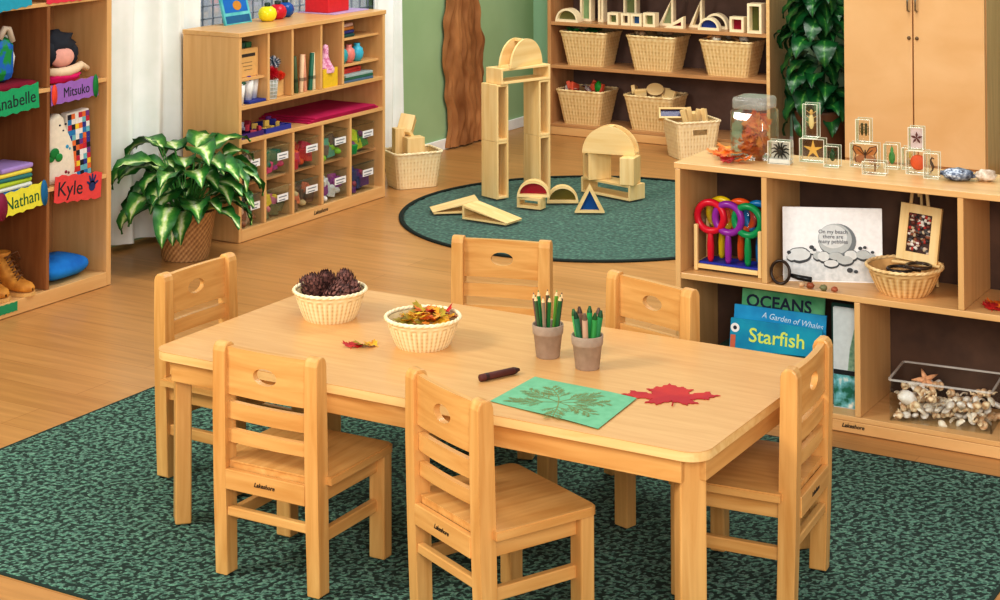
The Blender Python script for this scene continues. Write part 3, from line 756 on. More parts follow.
# ------------------------------------------------------------------ plants
def leaf_geo(mb, base, az, el, L, w_, droop, roll=0, heart=0, fold=.25, nu=9, nv=3):
    P = Vector(base); d = Vector((cos(az)*cos(el), sin(az)*cos(el), sin(el))); side0 = Vector((-sin(az), cos(az), 0)); vs = []; cols = []
    e = el
    pts = []
    for i in range(nu+1):
        t = i/nu; pts.append((P.copy(), e)); e -= droop/nu; P = P+Vector((cos(az)*cos(e), sin(az)*cos(e), sin(e)))*L/nu
    for i, (p, e) in enumerate(pts):
        t = i/nu
        wd = w_*(sin(pi*min(1, t**(.62 if not heart else .45)))**(.85))*(1-.15*t); wd = max(wd, .0015)
        upv = Vector((-cos(az)*sin(e), -sin(az)*sin(e), cos(e)))
        sd = (side0*cos(roll)+upv*sin(roll)); up2 = (upv*cos(roll)-side0*sin(roll))
        for j in range(-nv, nv+1):
            u = j/nv; q = p+sd*wd*.5*u+up2*(fold*wd*.5*(abs(u)**1.3)+.006*sin(t*14+u*3)*abs(u)*(w_/.08))
            vs.append(q); cols.append(min(1, abs(u)*.85+.12*(.5+.5*sin(t*40+abs(u)*9))))
    k = 2*nv+1
    fs = [(i*k+j, i*k+j+1, (i+1)*k+j+1, (i+1)*k+j) for i in range(nu) for j in range(2*nv)]
    mb.add(vs, fs, None, None, True, cols)
pl = thing('potted_plant', 'broad leaf plant with white streaked leaves in a brown wicker pot', 'plant', (-2.605, 1.90, -.004))
rnd = random.Random(11); mb = MB()
for i in range(72):
    lay = i/72; az = i*2.39996+rnd.uniform(-.2, .2)
    h0 = .17+.20*rnd.random(); el = rnd.uniform(.5, 1.25)*(.55+.45*lay); L = rnd.uniform(.13, .19); st = rnd.uniform(.05, .19)
    r0 = .03
    bx = cos(az)*(r0+st*cos(el)); by = sin(az)*(r0+st*cos(el)); bz = h0-.02+st*sin(el)*.8
    if bx < -.18: continue
    mb.tube([(cos(az)*.02, sin(az)*.02, .15), (bx*.6, by*.6, (bz+.15)/2+.03), (bx, by, bz)], [.0035, .003, .0022], 5)
    for v in range(len(mb.v)-17, len(mb.v)): pass
    leaf_geo(mb, (bx, by, bz), az, el*.75, L*1.25, rnd.uniform(.105, .145), rnd.uniform(1.0, 2.1), rnd.uniform(-.3, .3))
mb.v = [(max(x, -.265), (min(y, .275) if x < .06 else y), max(z, .05)) for x, y, z in mb.v]
mb.build('foliage', W['leafH'], pl)
mb = MB(); n = 120; rows = 16; vs = []; cols = []
for j in range(rows+1):
    f = j/rows; r0 = .096+.030*f
    for i in range(n):
        w_ = cos(pi*i/2+(pi if j % 2 else 0)); r = r0+.002*w_; vs.append((r*cos(2*pi*i/n), r*sin(2*pi*i/n), .2*f)); cols.append(.55+.4*w_)  # sunken strands coloured darker, crevice shade painted in
mb.add(vs, [(j*n+i, j*n+(i+1) % n, (j+1)*n+(i+1) % n, (j+1)*n+i) for j in range(rows) for i in range(n)], None, None, True, cols); mb.build('pot', W['wickerB'], pl)
mb = MB(); mb.lathe([(0, .17), (.118, .17)], 24); mb.build('soil', cm((60, 44, 34), .9), pl)

p2 = thing('potted_plant', 'tall dark green heart leaf plant between the bookcase and the cabinet', 'plant', (-1.07, 5.36, -.004))
mb = MB(); rnd = random.Random(5)
for i in range(115):
    az = rnd.uniform(-pi*1.02, .02); z = rnd.uniform(.26, 1.15); rad = rnd.uniform(.0, .11)
    x, y = cos(az)*rad, sin(az)*rad*1.1
    if abs(x) > .12: x *= .7
    L = rnd.uniform(.15, .21)
    leaf_geo(mb, (x, y, z), az+rnd.uniform(-.5, .5), rnd.uniform(-.2, .5), L, L*.78, rnd.uniform(1.2, 2.2), rnd.uniform(-.4, .4), heart=1, fold=.12, nu=7)
mb.v = [(min(max(x, -.245), .2), min(y, .20), z) for x, y, z in mb.v]
mb.tube([(0, 0, .2), (.02, .01, .6), (0, 0, 1.15)], .012, 8); mb.build('foliage', W['leafP'], p2)
mb = MB(); mb.lathe([(0, .002), (.135, 0), (.145, .02), (.155, .25), (.160, .265), (.152, .272), (.142, .26), (0, .24)], 32); mb.build('pot', M('dark_brown_pot', (104, 68, 44), (78, 48, 30), scale=8, rough=.5, stretch=(1, 1, .3)), p2)

# ------------------------------------------------------------------ wooden blocks on the round rug
RZ = .0065
def hollow(t, w_, d_, h, z0=0, part=None, tk=.011, mats=None, solid=False):
    """open wooden frame block; the opening runs along local y"""
    a, b, c = W['block_z'], W['block_x'], W['block_y']
    MB().box(-w_/2, -w_/2+tk, -d_/2, d_/2, z0, z0+h, b=.0012).build('side_board', a, t); MB().box(w_/2-tk, w_/2, -d_/2, d_/2, z0, z0+h, b=.0012).build('side_board', a, t)
    MB().box(-w_/2+tk, w_/2-tk, -d_/2, d_/2, z0, z0+tk, b=.0012).build('end_board', b, t); MB().box(-w_/2+tk, w_/2-tk, -d_/2, d_/2, z0+h-tk, z0+h, b=.0012).build('end_board', b, t)
    if solid: MB().box(-w_/2+tk, w_/2-tk, d_/2-.01, d_/2-.002, z0+tk, z0+h-tk).build('back_board', W['dim_z'], t)
def half_round(t, r, d_, mat=None):
    pl_ = [(r*cos(pi*i/28), r*sin(pi*i/28)) for i in range(29)]
    Tm = TR(0, 0, 0, pi/2)
    for y in (-d_/2+.010, d_/2): 
        MB().prism(pl_, 0, .010, None, TR(0, y, 0, pi/2)).build('half_round_panel', W['block_x'], t)
    MB().box(-r*.97, r*.97, -d_/2+.011, d_/2-.011, .0, .011).build('base_board', W['block_x'], t)
    MB().box(-.014, .014, -d_/2+.011, d_/2-.011, r-.014, r-.003).build('top_spacer', W['block_y'], t)
    rr_ = [(r*cos(a), r*sin(a)) for a in [R(8)+R(164)*i/24 for i in range(25)]]
gH = 'big hollow wooden blocks'
A1 = R(69.5)
def hb(label, loc, rz, w_, d_, h, solid=False):
    t = thing('hollow_block', label, 'block', loc, rz, gH); hollow(t, w_, d_, h, solid=solid); return t
hb('tall hollow block at the bottom of the left leg of the block gateway', (-2.068, 3.556, RZ), A1, .073, .12, .274, True)
hb('tall hollow block at the top of the left leg of the block gateway', (-2.068, 3.556, RZ+.275), A1, .073, .12, .274, True)
hb('tall hollow block at the bottom of the right leg of the block gateway', (-1.972, 3.803, RZ), A1, .073, .12, .274, True)
hb('tall hollow block at the top of the right leg of the block gateway', (-1.972, 3.803, RZ+.275), A1, .073, .12, .274, True)
hb('long open block lying across the top of the two legged block gateway', (-2.012, 3.689, RZ+.550), A1, .312, .12, .074)
t = thing('half_round_block', 'half round wooden block standing on top of the tall block gateway', 'block', (-2.005, 3.700, RZ+.625), R(84), gH); half_round(t, .132, .076)
hb('long flat open block under the small block arch', (-1.592, 3.880, RZ), R(-16), .323, .11, .073)
hb('short open block standing as the left pillar of the small block arch', (-1.675, 3.875, RZ+.074), R(-40), .073, .12, .131, True)
t = thing('solid_block', 'short solid wooden block standing as the right pillar of the small block arch', 'block', (-1.475, 3.835, RZ+.074), R(8), gH); MB().box(-.036, .036, -.055, .055, 0, .131, b=.003).build('wooden_block', W['block_z'], t)
t = thing('half_round_block', 'half round wooden block on top of the small block arch', 'block', (-1.592, 3.860, RZ+.206), R(10), gH); half_round(t, .134, .078)
def ramp(label, loc, rz, L, w_, h):
    t = thing('ramp_block', label, 'block', loc, rz, 'wooden ramp blocks')
    MB().box(0, L, 0, w_, 0, .009, b=.001).build('base_board', W['block_x'], t)
    MB().box(0, .011, 0, w_, .0095, h-.011, b=.001).build('end_board', W['block_z'], t)
    MB().prism([(0, h-.010), (0, h), (L+.004, .010), (L, .009)], 0, w_, None, TR(0, w_, 0, pi/2)).build('sloping_board', W['block_x'], t)
ramp('nearest wooden ramp block sloping down to the right on the round rug', (-1.950, 3.058, RZ), R(-4), .245, .125, .064)
ramp('rear wooden ramp block sloping down to the left on the round rug', (-2.03, 3.30, RZ), R(180-(-40)), .21, .12, .060)

def wblock(label, shape, loc, rz, w_, h, d_, film=None, fw=.015, group='wooden window blocks', tiltx=0):
    t = thing('window_block', label, 'block', loc, rz, group, rot=(tiltx, 0, rz))
    if shape == 'box':
        o_ = [(-w_/2, 0), (w_/2, 0), (w_/2, h), (-w_/2, h)]; i_ = [(-w_/2+fw, fw), (w_/2-fw, fw), (w_/2-fw, h-fw), (-w_/2+fw, h-fw)]
    elif shape == 'tri':
        o_ = [(-w_/2, 0), (w_/2, 0), (0, h)]; i_ = [(-w_/2+fw*2, fw), (w_/2-fw*2, fw), (0, h-fw*2.4)]
    elif shape == 'rtri':
        o_ = [(-w_/2, 0), (w_/2, 0), (w_/2, h)]; i_ = [(-w_/2+fw*3.2*w_/max(h, .01)*.5+fw, fw), (w_/2-fw, fw), (w_/2-fw, h-fw*2.2)]
    else:
        k = 22; r = w_/2
        o_ = [(r*cos(pi*i/k), h*sin(pi*i/k)) for i in range(k+1)]; i_ = [((r-fw)*cos(pi*i/k), fw+(h-2*fw)*sin(pi*i/k)) for i in range(k+1)]
    MB().ring(o_, i_, -d_/2, d_/2, None, TR(0, 0, 0, pi/2)).build('wooden_frame', (W['block_x'] if group != 'window blocks on the bookcase' else cm((255, 238, 200))), t)
    if film:
        MB().prism(i_, -.001, .001, None, TR(0, 0, 0, pi/2)).build('coloured_pane', tint(film, .82), t)
    return t
gw = 'window blocks on the round rug'
wblock('small plain wooden block supporting the red half round window block', 'box', (-1.795, 3.43, RZ), R(2), .125, .052, .055, None, .014, gw)
wblock('half round window block with red pane on the round rug', 'semi', (-1.785, 3.435, RZ+.053), R(25), .155, .078, .05, (176, 20, 50), .013, gw)
wblock('half round window block with olive pane on the round rug', 'semi', (-1.722, 3.605, RZ), R(30), .152, .082, .045, (120, 104, 30), .013, gw)
wblock('triangular window block with blue pane on the round rug', 'tri', (-1.508, 3.475, RZ), R(28), .140, .132, .034, (24, 84, 160), .012, gw)

gt = 'window blocks on the bookcase'
z = .6565; v_ = 5.37
for args in (('half round window block with olive pane at the left end of the bookcase row', 'semi', -2.615, .150, .080, (120, 120, 70), .06), ('tall pale window block second from the left on the bookcase', 'box', -2.478, .075, .245, (150, 180, 130), .05),
             ('tall narrow block standing third from the left on the bookcase', 'box', -2.378, .035, .245, None, .05),
             ('small cube window block with green pane at the front edge', 'box', -2.312, .070, .070, (110, 120, 70), .055), ('small cube window block with dark pane beside the green paned cube', 'box', -2.232, .058, .070, (80, 60, 50), .05),
             ('small cube window block with blue pane on the bookcase', 'box', -2.163, .070, .070, (30, 90, 150), .055), ('small cube window block with clear pane right of the blue one', 'box', -2.080, .075, .080, (130, 140, 90), .055),
             ('tall slender triangular window block on the bookcase', 'rtri', -1.960, .095, .175, (150, 160, 120), .04), ('second tall triangular block left of the blue half round', 'rtri', -1.775, .085, .175, None, .04),
             ('small right angled window block with red pane on the bookcase', 'rtri', -1.930, .120, .070, (140, 24, 44), .035),
             ('half round window block with blue pane on the bookcase', 'semi', -1.715, .130, .072, (26, 60, 140), .04), ('half round plain frame block right behind the blue one', 'semi', -1.650, .150, .088, None, .05),
             ('small cube window block with red pane on the bookcase', 'box', -1.540, .085, .085, (150, 20, 50), .06), ('upright window block with olive pane at the right end of the bookcase', 'box', -1.428, .085, .165, (96, 100, 50), .09)):
    lab, shp, x, w_, h, f, d_ = args
    yy = v_+(.06 if ('behind' in lab or 'tall' in lab or 'plain frame' in lab or 'third' in lab) else -.03)
    wblock(lab, shp, (x-(0.06 if yy > v_ else 0), yy, z), 0, w_, h, d_, f, .014, gt)
wblock('tall window block standing behind the green paned cube', 'box', (-2.262, 5.46, z), 0, .085, .245, .05, (130, 140, 90), .013, gt)

# loose pieces lying in the baskets
rnd = random.Random(3)
bitm = {}
def bit_mesh(kind):
    if kind == 'stick': return MB().box(-.012, .012, -.008, .008, 0, .09, b=.003)
    if kind == 'slab': return MB().box(-.035, .035, -.012, .012, 0, .055, b=.004)
    if kind == 'stone': return MB().ball((0, 0, .018), (.026, .022, .018), 10, jit=.25, seed=3)
    if kind == 'shell':
        mb = MB(); n = 9; 
        vs = [(0, 0, 0)]+[(.022*cos(R(20)+R(140)*i/(n-1)), .026*sin(R(20)+R(140)*i/(n-1)), .004+.004*(i % 2)) for i in range(n)]+[(0, .012, .014)]
        fs = [(0, 1+i, n+1) for i in range(0)]+[(n+1, 1+i, 2+i) for i in range(n-1)]+[(0, 1, n+1), (n, 0, n+1)]
        return mb.add(vs, fs, None, None, False)
    if kind == 'ring': return MB().tube([(.026*cos(2*pi*i/20), .026*sin(2*pi*i/20), .008) for i in range(20)], .008, 8, closed=True)
    if kind == 'scrap':
        mb = MB(); vs = []
        for j in range(7):
            for i in range(7): vs.append(((i-3)*.011, (j-3)*.011, .010+.012*noise.noise(Vector((i*.5, j*.5, 7)))))
        return mb.add(vs, [(j*7+i, j*7+i+1, (j+1)*7+i+1, (j+1)*7+i) for j in range(6) for i in range(6)], None, None, True)
def bit(name, kind, mat, loc, rot, label, cat, grp, s=1):
    key = (kind, mat.name)
    if key not in bitm:
        o = bit_mesh(kind).build(name, mat); bitm[key] = o.data
    else:
        o = bpy.data.objects.new(name, bitm[key]); COL.objects.link(o)
    o.location = loc; o.rotation_euler = rot; o.scale = (s,)*3 if not isinstance(s, tuple) else s
    return tag(o, label, cat, grp)
def fill(cx, cy, z, wx, wy, items, grp, n, rz=0):
    for i in range(n):
        kind, mat, name, lab, cat = items[i % len(items)]
        u, v = ((i*.618) % 1-.5)*wx, ((i*.382+.3) % 1-.5)*wy
        bit(name, kind, mat, (cx+u, cy+v, z+rnd.uniform(-.008, .008)), (rnd.uniform(-.4, .4), rnd.uniform(-.4, .4), rnd.uniform(0, 3)), lab, cat, name.replace('_', ' ')+'s '+grp)
fill(-2.54, 5.42, .246, .19, .14, [('scrap', cm((206, 60, 44)), 'red_scrap', 'red scrap heaped in the lower left bookcase basket', 'scrap'), ('scrap', cm((240, 236, 226)), 'white_scrap', 'white scrap heaped in the lower left bookcase basket', 'scrap'), ('slab', cm((214, 90, 60)), 'orange_piece', 'orange piece lying in the lower left bookcase basket', 'toy piece')], 'in the lower left bookcase basket', 15)
tag(MB().ball((0, 0, 0), (.03, .022, .035), 10, jit=.3, seed=5).build('green_toy_piece', cm((30, 150, 50)), None, (-2.45, 5.40, .275)), 'bright green lump standing in the lower left bookcase basket', 'toy piece')
fill(-2.095, 5.42, .246, .22, .15, [('slab', W['block_x'], 'wooden_slab', 'pale wooden slab in the lower basket behind the handled one', 'block'), ('ring', W['block_x'], 'wooden_ring', 'pale wooden ring in the lower basket behind the handled one', 'ring')], 'in the lower middle bookcase basket', 10)
tag(MB().prism([(.05*cos(pi*2*i/24), .038*sin(pi*2*i/24)) for i in range(24)], -.007, .007).build('oval_wood_slice', W['block_x'], None, (-2.085, 5.40, .288), (R(60), 0, .4)), 'large pale oval wood slice sticking up from the lower middle bookcase basket', 'wood slice')
fill(-2.515, 5.40, .600, .20, .14, [('scrap', cm((40, 140, 66)), 'green_scrap', 'green cloth scrap in the upper left bookcase basket', 'scrap')], 'in the upper left bookcase basket', 7)
fill(-2.077, 5.41, .598, .22, .15, [('stone', cm((150, 120, 90)), 'brown_stone', 'brown stone heaped in the upper middle bookcase basket', 'stone'), ('stone', cm((190, 170, 140)), 'beige_stone', 'beige stone heaped in the upper middle bookcase basket', 'stone')], 'in the upper middle bookcase basket', 14)
fill(-1.615, 5.41, .600, .23, .15, [('shell', cm((240, 230, 210)), 'white_scallop', 'white shell heaped in the upper right bookcase basket', 'shell'), ('ring', cm((206, 150, 90)), 'tan_ring', 'tan ring lying in the upper right bookcase basket', 'ring'), ('stone', cm((170, 130, 96)), 'brown_stone', 'brown stone heaped in the upper right bookcase basket', 'stone'), ('stone', cm((250, 244, 230)), 'white_stone', 'white stone heaped in the upper right bookcase basket', 'stone')], 'in the upper right bookcase basket', 16)
# handled basket behind the low shelf
wblock('window block with dark blue pane leaning out of the handled basket', 'box', (-1.80, 5.02, .195), R(30), .150, .062, .040, (22, 34, 110), .010, 'window block in the handled basket', tiltx=-.5)
for i, (x, y, tx, ty) in enumerate(((-1.72, 5.04, .1, -.25), (-1.70, 5.09, .2, .2), (-1.675, 5.05, -.1, -.4), (-1.635, 5.10, 0, .15), (-1.73, 5.12, .3, .1), (-1.66, 5.14, .1, .3))):
    bit('wooden_stick', 'stick', W['block_z'], (x, y, .155), (tx, ty, i), 'pale wooden stick block poking up from the handled basket', 'block', 'stick blocks in the handled basket', (1.3, 1.3, 1.1))
# big blocks in the basket by the storage shelf
g = 'big blocks in the basket by the storage shelf'
for lab, loc, rot, dm in (('big pale wooden block upright at the front of the basket', (-2.578, 3.615, .05), (0, 0, R(56)), (.095, .065, .195)), ('long pale plank leaning down to the right in the basket', (-2.63, 3.79, .10), (R(-48), 0, 0), (.09, .02, .0)), ('square pale block tipped up at the back of the basket', (-2.645, 3.635, .262), (R(-35), R(8), R(20)), (.075, .06, .085)), ('upright block at the back left of the basket', (-2.660, 3.600, .05), (0, 0, R(56)), (.055, .05, .235))):
    w_, d_, h = dm
    if h == 0: mb = MB().box(-.035, .035, -.009, .009, -.01, .20, b=.002); rot = (R(40), 0, R(-8)); loc = (-2.61, 3.735, .12)
    else: mb = MB().box(-w_/2, w_/2, -d_/2, d_/2, 0, h, b=.003)
    tag(mb.build('wooden_block', W['block_z'], None, loc, rot), lab, 'block', g)

# ------------------------------------------------------------------ on top of the right shelf
HT = .7465
t = thing('leaf_jar', 'square clear jar with lid full of orange autumn leaves on the low shelf', 'jar', (.168, 1.405, HT))
def sq(r0, rad=.02, n=6): return rrect(r0*2, r0*2, rad, n)
def sqlathe(mb, prof, m=None, rad=.3):
    loops = [rrect(r*2, r*2, r*rad, 6) for r, z in prof]; n = len(loops[0]); vs = []
    for (r, z), lp in zip(prof, loops): vs += [(x, y, z) for x, y in lp]
    fs = [(j*n+i, j*n+(i+1) % n, (j+1)*n+(i+1) % n, (j+1)*n+i) for j in range(len(prof)-1) for i in range(n)]
    fs.append(tuple(range(n))); return mb.add(vs, fs, m, None, True)
mb = MB(); sqlathe(mb, [(.058, 0), (.063, .006), (.063, .148), (.055, .156)]); sqlathe(mb, [(.054, .004), (.059, .010), (.059, .145)]); mb.build('jar_body', W['jar'], t)
mb = MB(); sqlathe(mb, [(.055, .157), (.058, .160), (.058, .186), (.054, .193), (.046, .195)]); mb.add([(x, y, .195) for x, y in rrect(.092, .092, .0138*2, 6)], [tuple(range(28))]); 
mb.build('lid', M('frosted_lid', (206, 206, 196), (176, 176, 166), scale=30, rough=.15), t).data.materials[0].node_tree.nodes['Principled BSDF'].inputs['Alpha'].default_value = .38
for i in range(34):
    c_ = ['orange', 'amber', 'orange', 'amber', 'orange'][i % 5]; a = i*2.4; rr_ = .036*sqrt(((i*7) % 34)/34)
    put_leaf(i, (.168+rr_*cos(a), 1.405+rr_*sin(a), HT+.012+.0034*i), (rnd.uniform(-1, 1), rnd.uniform(-1, 1), rnd.uniform(0, 6)), c_, c_+' autumn leaf packed inside the square clear jar', c_+' leaves in the jar', size=1.2)
for i, (x, y) in enumerate(((.02, 1.40), (.05, 1.36), (.08, 1.32), (.11, 1.29), (.13, 1.33), (.05, 1.42), (.09, 1.37), (.16, 1.29), (.12, 1.26), (.07, 1.33), (.10, 1.34))):
    c_ = ['amber', 'orange', 'orange', 'red', 'orange'][i % 5]
    put_leaf(i, (x+.015, y, HT+.001+.006*(i % 3)+(.012 if i > 8 else 0)), (rnd.uniform(-.3, .3), rnd.uniform(-.3, .3), i*1.9), c_, c_+' autumn leaf lying on the low shelf beside the square jar', c_+' leaves beside the jar', size=1.15)

def specimen(lab, x, y, w_, h, kind, z=0, d_=.04, rz=.12):
    t = thing('specimen_block', lab, 'specimen block', (x-.006, y, HT+z), rz, 'clear specimen blocks on the low shelf')
    MB().box(-w_/2, w_/2, -d_/2, d_/2, 0, h, b=.003).build('clear_block', W['acryl'], t)
    e_ = MB(); k = .0016; 
    for sx in (-1, 1):
        for zz in (0, h): e_.box(-w_/2, w_/2, sx*d_/2-k/2, sx*d_/2+k/2, zz-k*(zz > 0), zz+k*(zz == 0))
        for sy in (-1, 1): e_.box(sx*(w_/2)-k/2, sx*(w_/2)+k/2, sy*d_/2-k/2, sy*d_/2+k/2, 0, h)
    e_.build('polished_edge', cm((246, 244, 226), .2), t)
    mb = MB(); c = h/2; y0 = 0
    def P(pts, m, th_=.003): mb.prism([(a, b) for a, b in pts], -th_, th_, m, TR(0, y0, c, pi/2))
    s = min(w_, h)/2
    if kind == 'spider':
        MB().box(-w_/2+.004, w_/2-.004, .012, .014, .004, h-.004).build('white_card', cm((222, 216, 202)), t)
        mb.ball((0, 0, c), (.010, .006, .013), 10, cm((30, 24, 20)))
        for i in range(12):
            a = R(15)+i*2*pi/12; mb.tube([(0, 0, c), (cos(a)*s*.55, -.003, c+sin(a)*s*.6+.006), (cos(a)*s*.88, 0, c+sin(a)*s*.85)], [.0035, .0026, .0012], 5, cm((30, 24, 20)))
        mb.box(-w_/2+.003, w_/2-.003, -d_/2+.001, d_/2-.001, .003, .016, cm((236, 236, 230)))
    elif kind == 'star':
        P([((s*.86 if i % 2 == 0 else s*.26)*cos(pi/2+i*pi/5), (s*.86 if i % 2 == 0 else s*.26)*sin(pi/2+i*pi/5)) for i in range(10)], cm((240, 190, 90)))
    elif kind == 'long':
        mb.ball((0, 0, c-.004), (.009, .005, .024), 10, cm((236, 214, 150))); mb.ball((0, 0, c+.026), (.006, .005, .009), 8, cm((220, 180, 100)))
        for sx in (-1, 1):
            for zz in (.02, .004, -.014): mb.tube([(0, 0, c+zz), (sx*.016, 0, c+zz+.010)], .0012, 4, cm((220, 180, 110)))
    elif kind in ('beetle', 'pair'):
        col = (34, 74, 40) if kind == 'beetle' else (60, 64, 30)
        for dx in ((0,) if kind == 'beetle' else (-.006, .006)):
            mb.ball((dx, 0, c), (.009 if kind == 'beetle' else .0045, .005, .017), 10, cm(col, .25)); mb.ball((dx, 0, c+.018), (.005, .004, .005), 8, cm(col, .25))
        for sx in (-1, 1):
            for zz in (-.008, .002, .010): mb.tube([(0, 0, c+zz), (sx*.013, 0, c+zz+.004), (sx*.014, 0, c+zz-.006)], .0011, 4, cm(col))
    elif kind == 'butterfly':
        for sx in (-1, 1):
            P([(sx*.001, .0), (sx*.014, .022), (sx*.035, .027), (sx*.038, .016), (sx*.028, .0), (sx*.012, -.002)], cm((196, 122, 58)), .001)
            P([(sx*.001, .0), (sx*.018, -.002), (sx*.032, -.010), (sx*.028, -.025), (sx*.014, -.027), (sx*.003, -.010)], cm((176, 110, 66)), .0012)
            mb.tube([(sx*.001, -.002, c), (sx*.014, -.002, c+.022), (sx*.035, -.002, c+.028), (sx*.038, -.002, c+.016), (sx*.028, -.002, c), (sx*.032, -.002, c-.010), (sx*.028, -.002, c-.025)], .0014, 4, cm((70, 36, 22)))
            mb.tube([(sx*.004, -.002, c), (sx*.024, -.002, c+.016)], .0012, 4, cm((80, 40, 24)))
        mb.ball((0, 0, c), (.003, .003, .016), 8, cm((50, 28, 20)))
    elif kind == 'leafbug':
        mb.ball((0, 0, c-.006), (.010, .003, .020), 10, cm((50, 140, 60))); mb.ball((0, 0, c+.014), (.005, .003, .014), 8, cm((70, 160, 80)))
        mb.tube([(0, 0, c-.028), (0, 0, c+.032)], .0012, 4, cm((40, 110, 50)))
    elif kind == 'yellow':
        mb.ball((0, 0, c+.008), (.009, .004, .010), 8, cm((226, 196, 80))); mb.ball((0, 0, c-.012), (.008, .004, .007), 8, cm((150, 130, 60)))
    elif kind == 'scorpion':
        mb.tube([(0, 0, c-.012), (0, 0, c+.012)], .0022, 6, cm((120, 80, 50))); mb.tube([(-.012, 0, c+.008), (0, 0, c+.004), (.012, 0, c+.008)], .0012, 5, cm((120, 80, 50)))
    elif kind == 'disc':
        mb.lathe([(0, .004), (.020, .003), (.024, 0), (.020, -.003), (0, -.004)], 24, cm((232, 92, 36)), TR(0, 0, c-.002, pi/2))
        mb.tube([(0, 0, c+.018), (.001, 0, c+.031)], .002, 5, cm((180, 90, 40)))
    elif kind == 'flower':
        MB().box(-w_/2+.003, w_/2-.003, .008, .010, .004, h-.004).build('pink_card', cm((240, 216, 214)), t)
        for i in range(5):
            a = R(90)+i*2*pi/5; P([(0, 0), (s*.45*cos(a-.35), s*.45*sin(a-.35)), (s*.85*cos(a), s*.85*sin(a)), (s*.45*cos(a+.35), s*.45*sin(a+.35))], cm((92, 24, 34)), .002)
    elif kind == 'seahorse':
        mb.tube([(.006, 0, c+.018), (.0, 0, c+.022), (-.004, 0, c+.014), (-.001, 0, c+.004), (.004, 0, c-.006), (.001, 0, c-.016), (-.004, 0, c-.020), (-.003, 0, c-.025)], [.0016, .003, .003, .0048, .004, .0024, .0016, .001], 6, cm((70, 50, 34)))
    mb.build('inclusion', None, t)
specimen('square clear block with a dark spiky spider beside the leaf jar', .285, 1.345, .070, .072, 'spider')
specimen('square clear block holding a yellow starfish', .363, 1.425, .078, .074, 'star')
specimen('tall clear block with a pale lizard stacked on the starfish block', .358, 1.425, .046, .108, 'long', z=.0745)
specimen('small clear block with a dark green beetle right of the starfish', .445, 1.375, .046, .066, 'beetle')
specimen('wide clear block with an orange butterfly', .533, 1.425, .086, .074, 'butterfly')
specimen('clear block with two dark pods stacked on the butterfly block', .530, 1.425, .044, .074, 'pair', z=.0745)
specimen('clear block with a bright green leaf insect', .612, 1.445, .044, .076, 'leafbug')
specimen('small clear block with a yellow bug beside the green leaf insect', .662, 1.455, .036, .068, 'yellow')
specimen('low flat clear block with a tiny brown scorpion', .598, 1.325, .070, .040, 'scorpion')
specimen('square clear block with a round orange disc', .710, 1.395, .066, .072, 'disc')
specimen('clear block with a dark red flower stacked on the orange disc block', .706, 1.395, .044, .070, 'flower', z=.0725)
specimen('slim clear block with a small dark seahorse', .765, 1.355, .044, .076, 'seahorse')
t = thing('geode', 'blue grey geode half with pale crystals near the end of the shelf top', 'geode', (.835, 1.36, HT))
MB().ball((0, 0, .017), (.052, .036, .017), 18, jit=.35, seed=2).build('outer_crust', M('geode_crust', (150, 160, 176), (60, 66, 84), scale=60, rough=.5, lo=.4, hi=.6, c3=(236, 236, 236)), t)
mb = MB(); mb.ball((-.006, -.020, .020), (.034, .020, .014), 14, jit=.6, seed=8); mb.build('crystal_core', M('geode_crystal', (210, 220, 234), (96, 110, 136), scale=120, rough=.25, lo=.4, hi=.6), t)
tag(MB().ball((0, 0, .016), (.034, .026, .017), 14, jit=.35, seed=6).build('pale_rock', M('pale_rock', (236, 222, 204), (184, 158, 132), scale=60, rough=.6), None, (.912, 1.385, HT)), 'pale cream rock lying right of the blue grey geode', 'rock')

# ------------------------------------------------------------------ middle compartments
MZ = .4035
t = thing('magnifier_rack', 'small wooden rack with a blue base holding six coloured magnifiers', 'rack', (.138, 1.305, MZ))
for sx in (-1, 1):
    for y in (-.05, .045): MB().box(sx*.108-.0065, sx*.108+.0065, y-.0065, y+.0065, 0, .145, b=.003).build('post', W['block_z'], t)
    MB().box(sx*.108-.005, sx*.108+.005, -.043, .038, .010, .024).build('rail', W['block_y'], t)
for y in (-.05, .045): MB().box(-.101, .101, y-.005, y+.005, .008, .022, b=.002).build('rail', W['block_x'], t)
MB().box(-.101, .101, -.044, .039, .022, .028).build('blue_base', cm((44, 58, 170)), t)
def magnifier(lab, x, y, z, c, r=.052, L=.088, tilt=0):
    t = thing('magnifier', lab, 'magnifier', (x, y, z), 0, 'coloured magnifiers in the rack', rot=(tilt, 0, rnd.uniform(-.1, .1)))
    m = cm(c, .25)
    MB().tube([(.0001+r*.86*cos(2*pi*i/40), 0, L+r+r*.86*sin(2*pi*i/40)) for i in range(40)], .0115, 10, closed=True).build('ring', m, t)
    mb = MB(); mb.tube([(0, 0, 0), (0, 0, .012), (0, 0, .05), (0, 0, .085), (0, 0, L+.006)], [.007, .0105, .0115, .009, .007], 12); mb.build('handle', m, t)
    mb = MB(); mb.lathe([(0, .001), (r*.8, .0005), (r*.8, -.0005), (0, -.001)], 32, None, TR(0, 0, L+r, pi/2)); mb.build('lens', W['clear'], t)
bz = MZ+.0285
magnifier('red magnifier in the front row of the wooden rack', .072, 1.272, bz, (214, 22, 50)); magnifier('purple magnifier in the front row of the wooden rack', .132, 1.272, bz-.0, (148, 44, 160)); magnifier('green magnifier in the front row of the wooden rack', .198, 1.272, bz, (14, 146, 84))
magnifier('yellow magnifier in the back row of the wooden rack', .085, 1.33, bz, (236, 206, 24)); magnifier('orange magnifier in the back row of the wooden rack', .150, 1.33, bz, (240, 96, 36)); magnifier('blue magnifier in the back row of the wooden rack', .212, 1.33, bz, (20, 128, 190))
t = thing('magnifying_glass', 'black rimmed magnifying glass leaning at the front of the low shelf', 'magnifier', (.325, 1.222, MZ), 0, None)
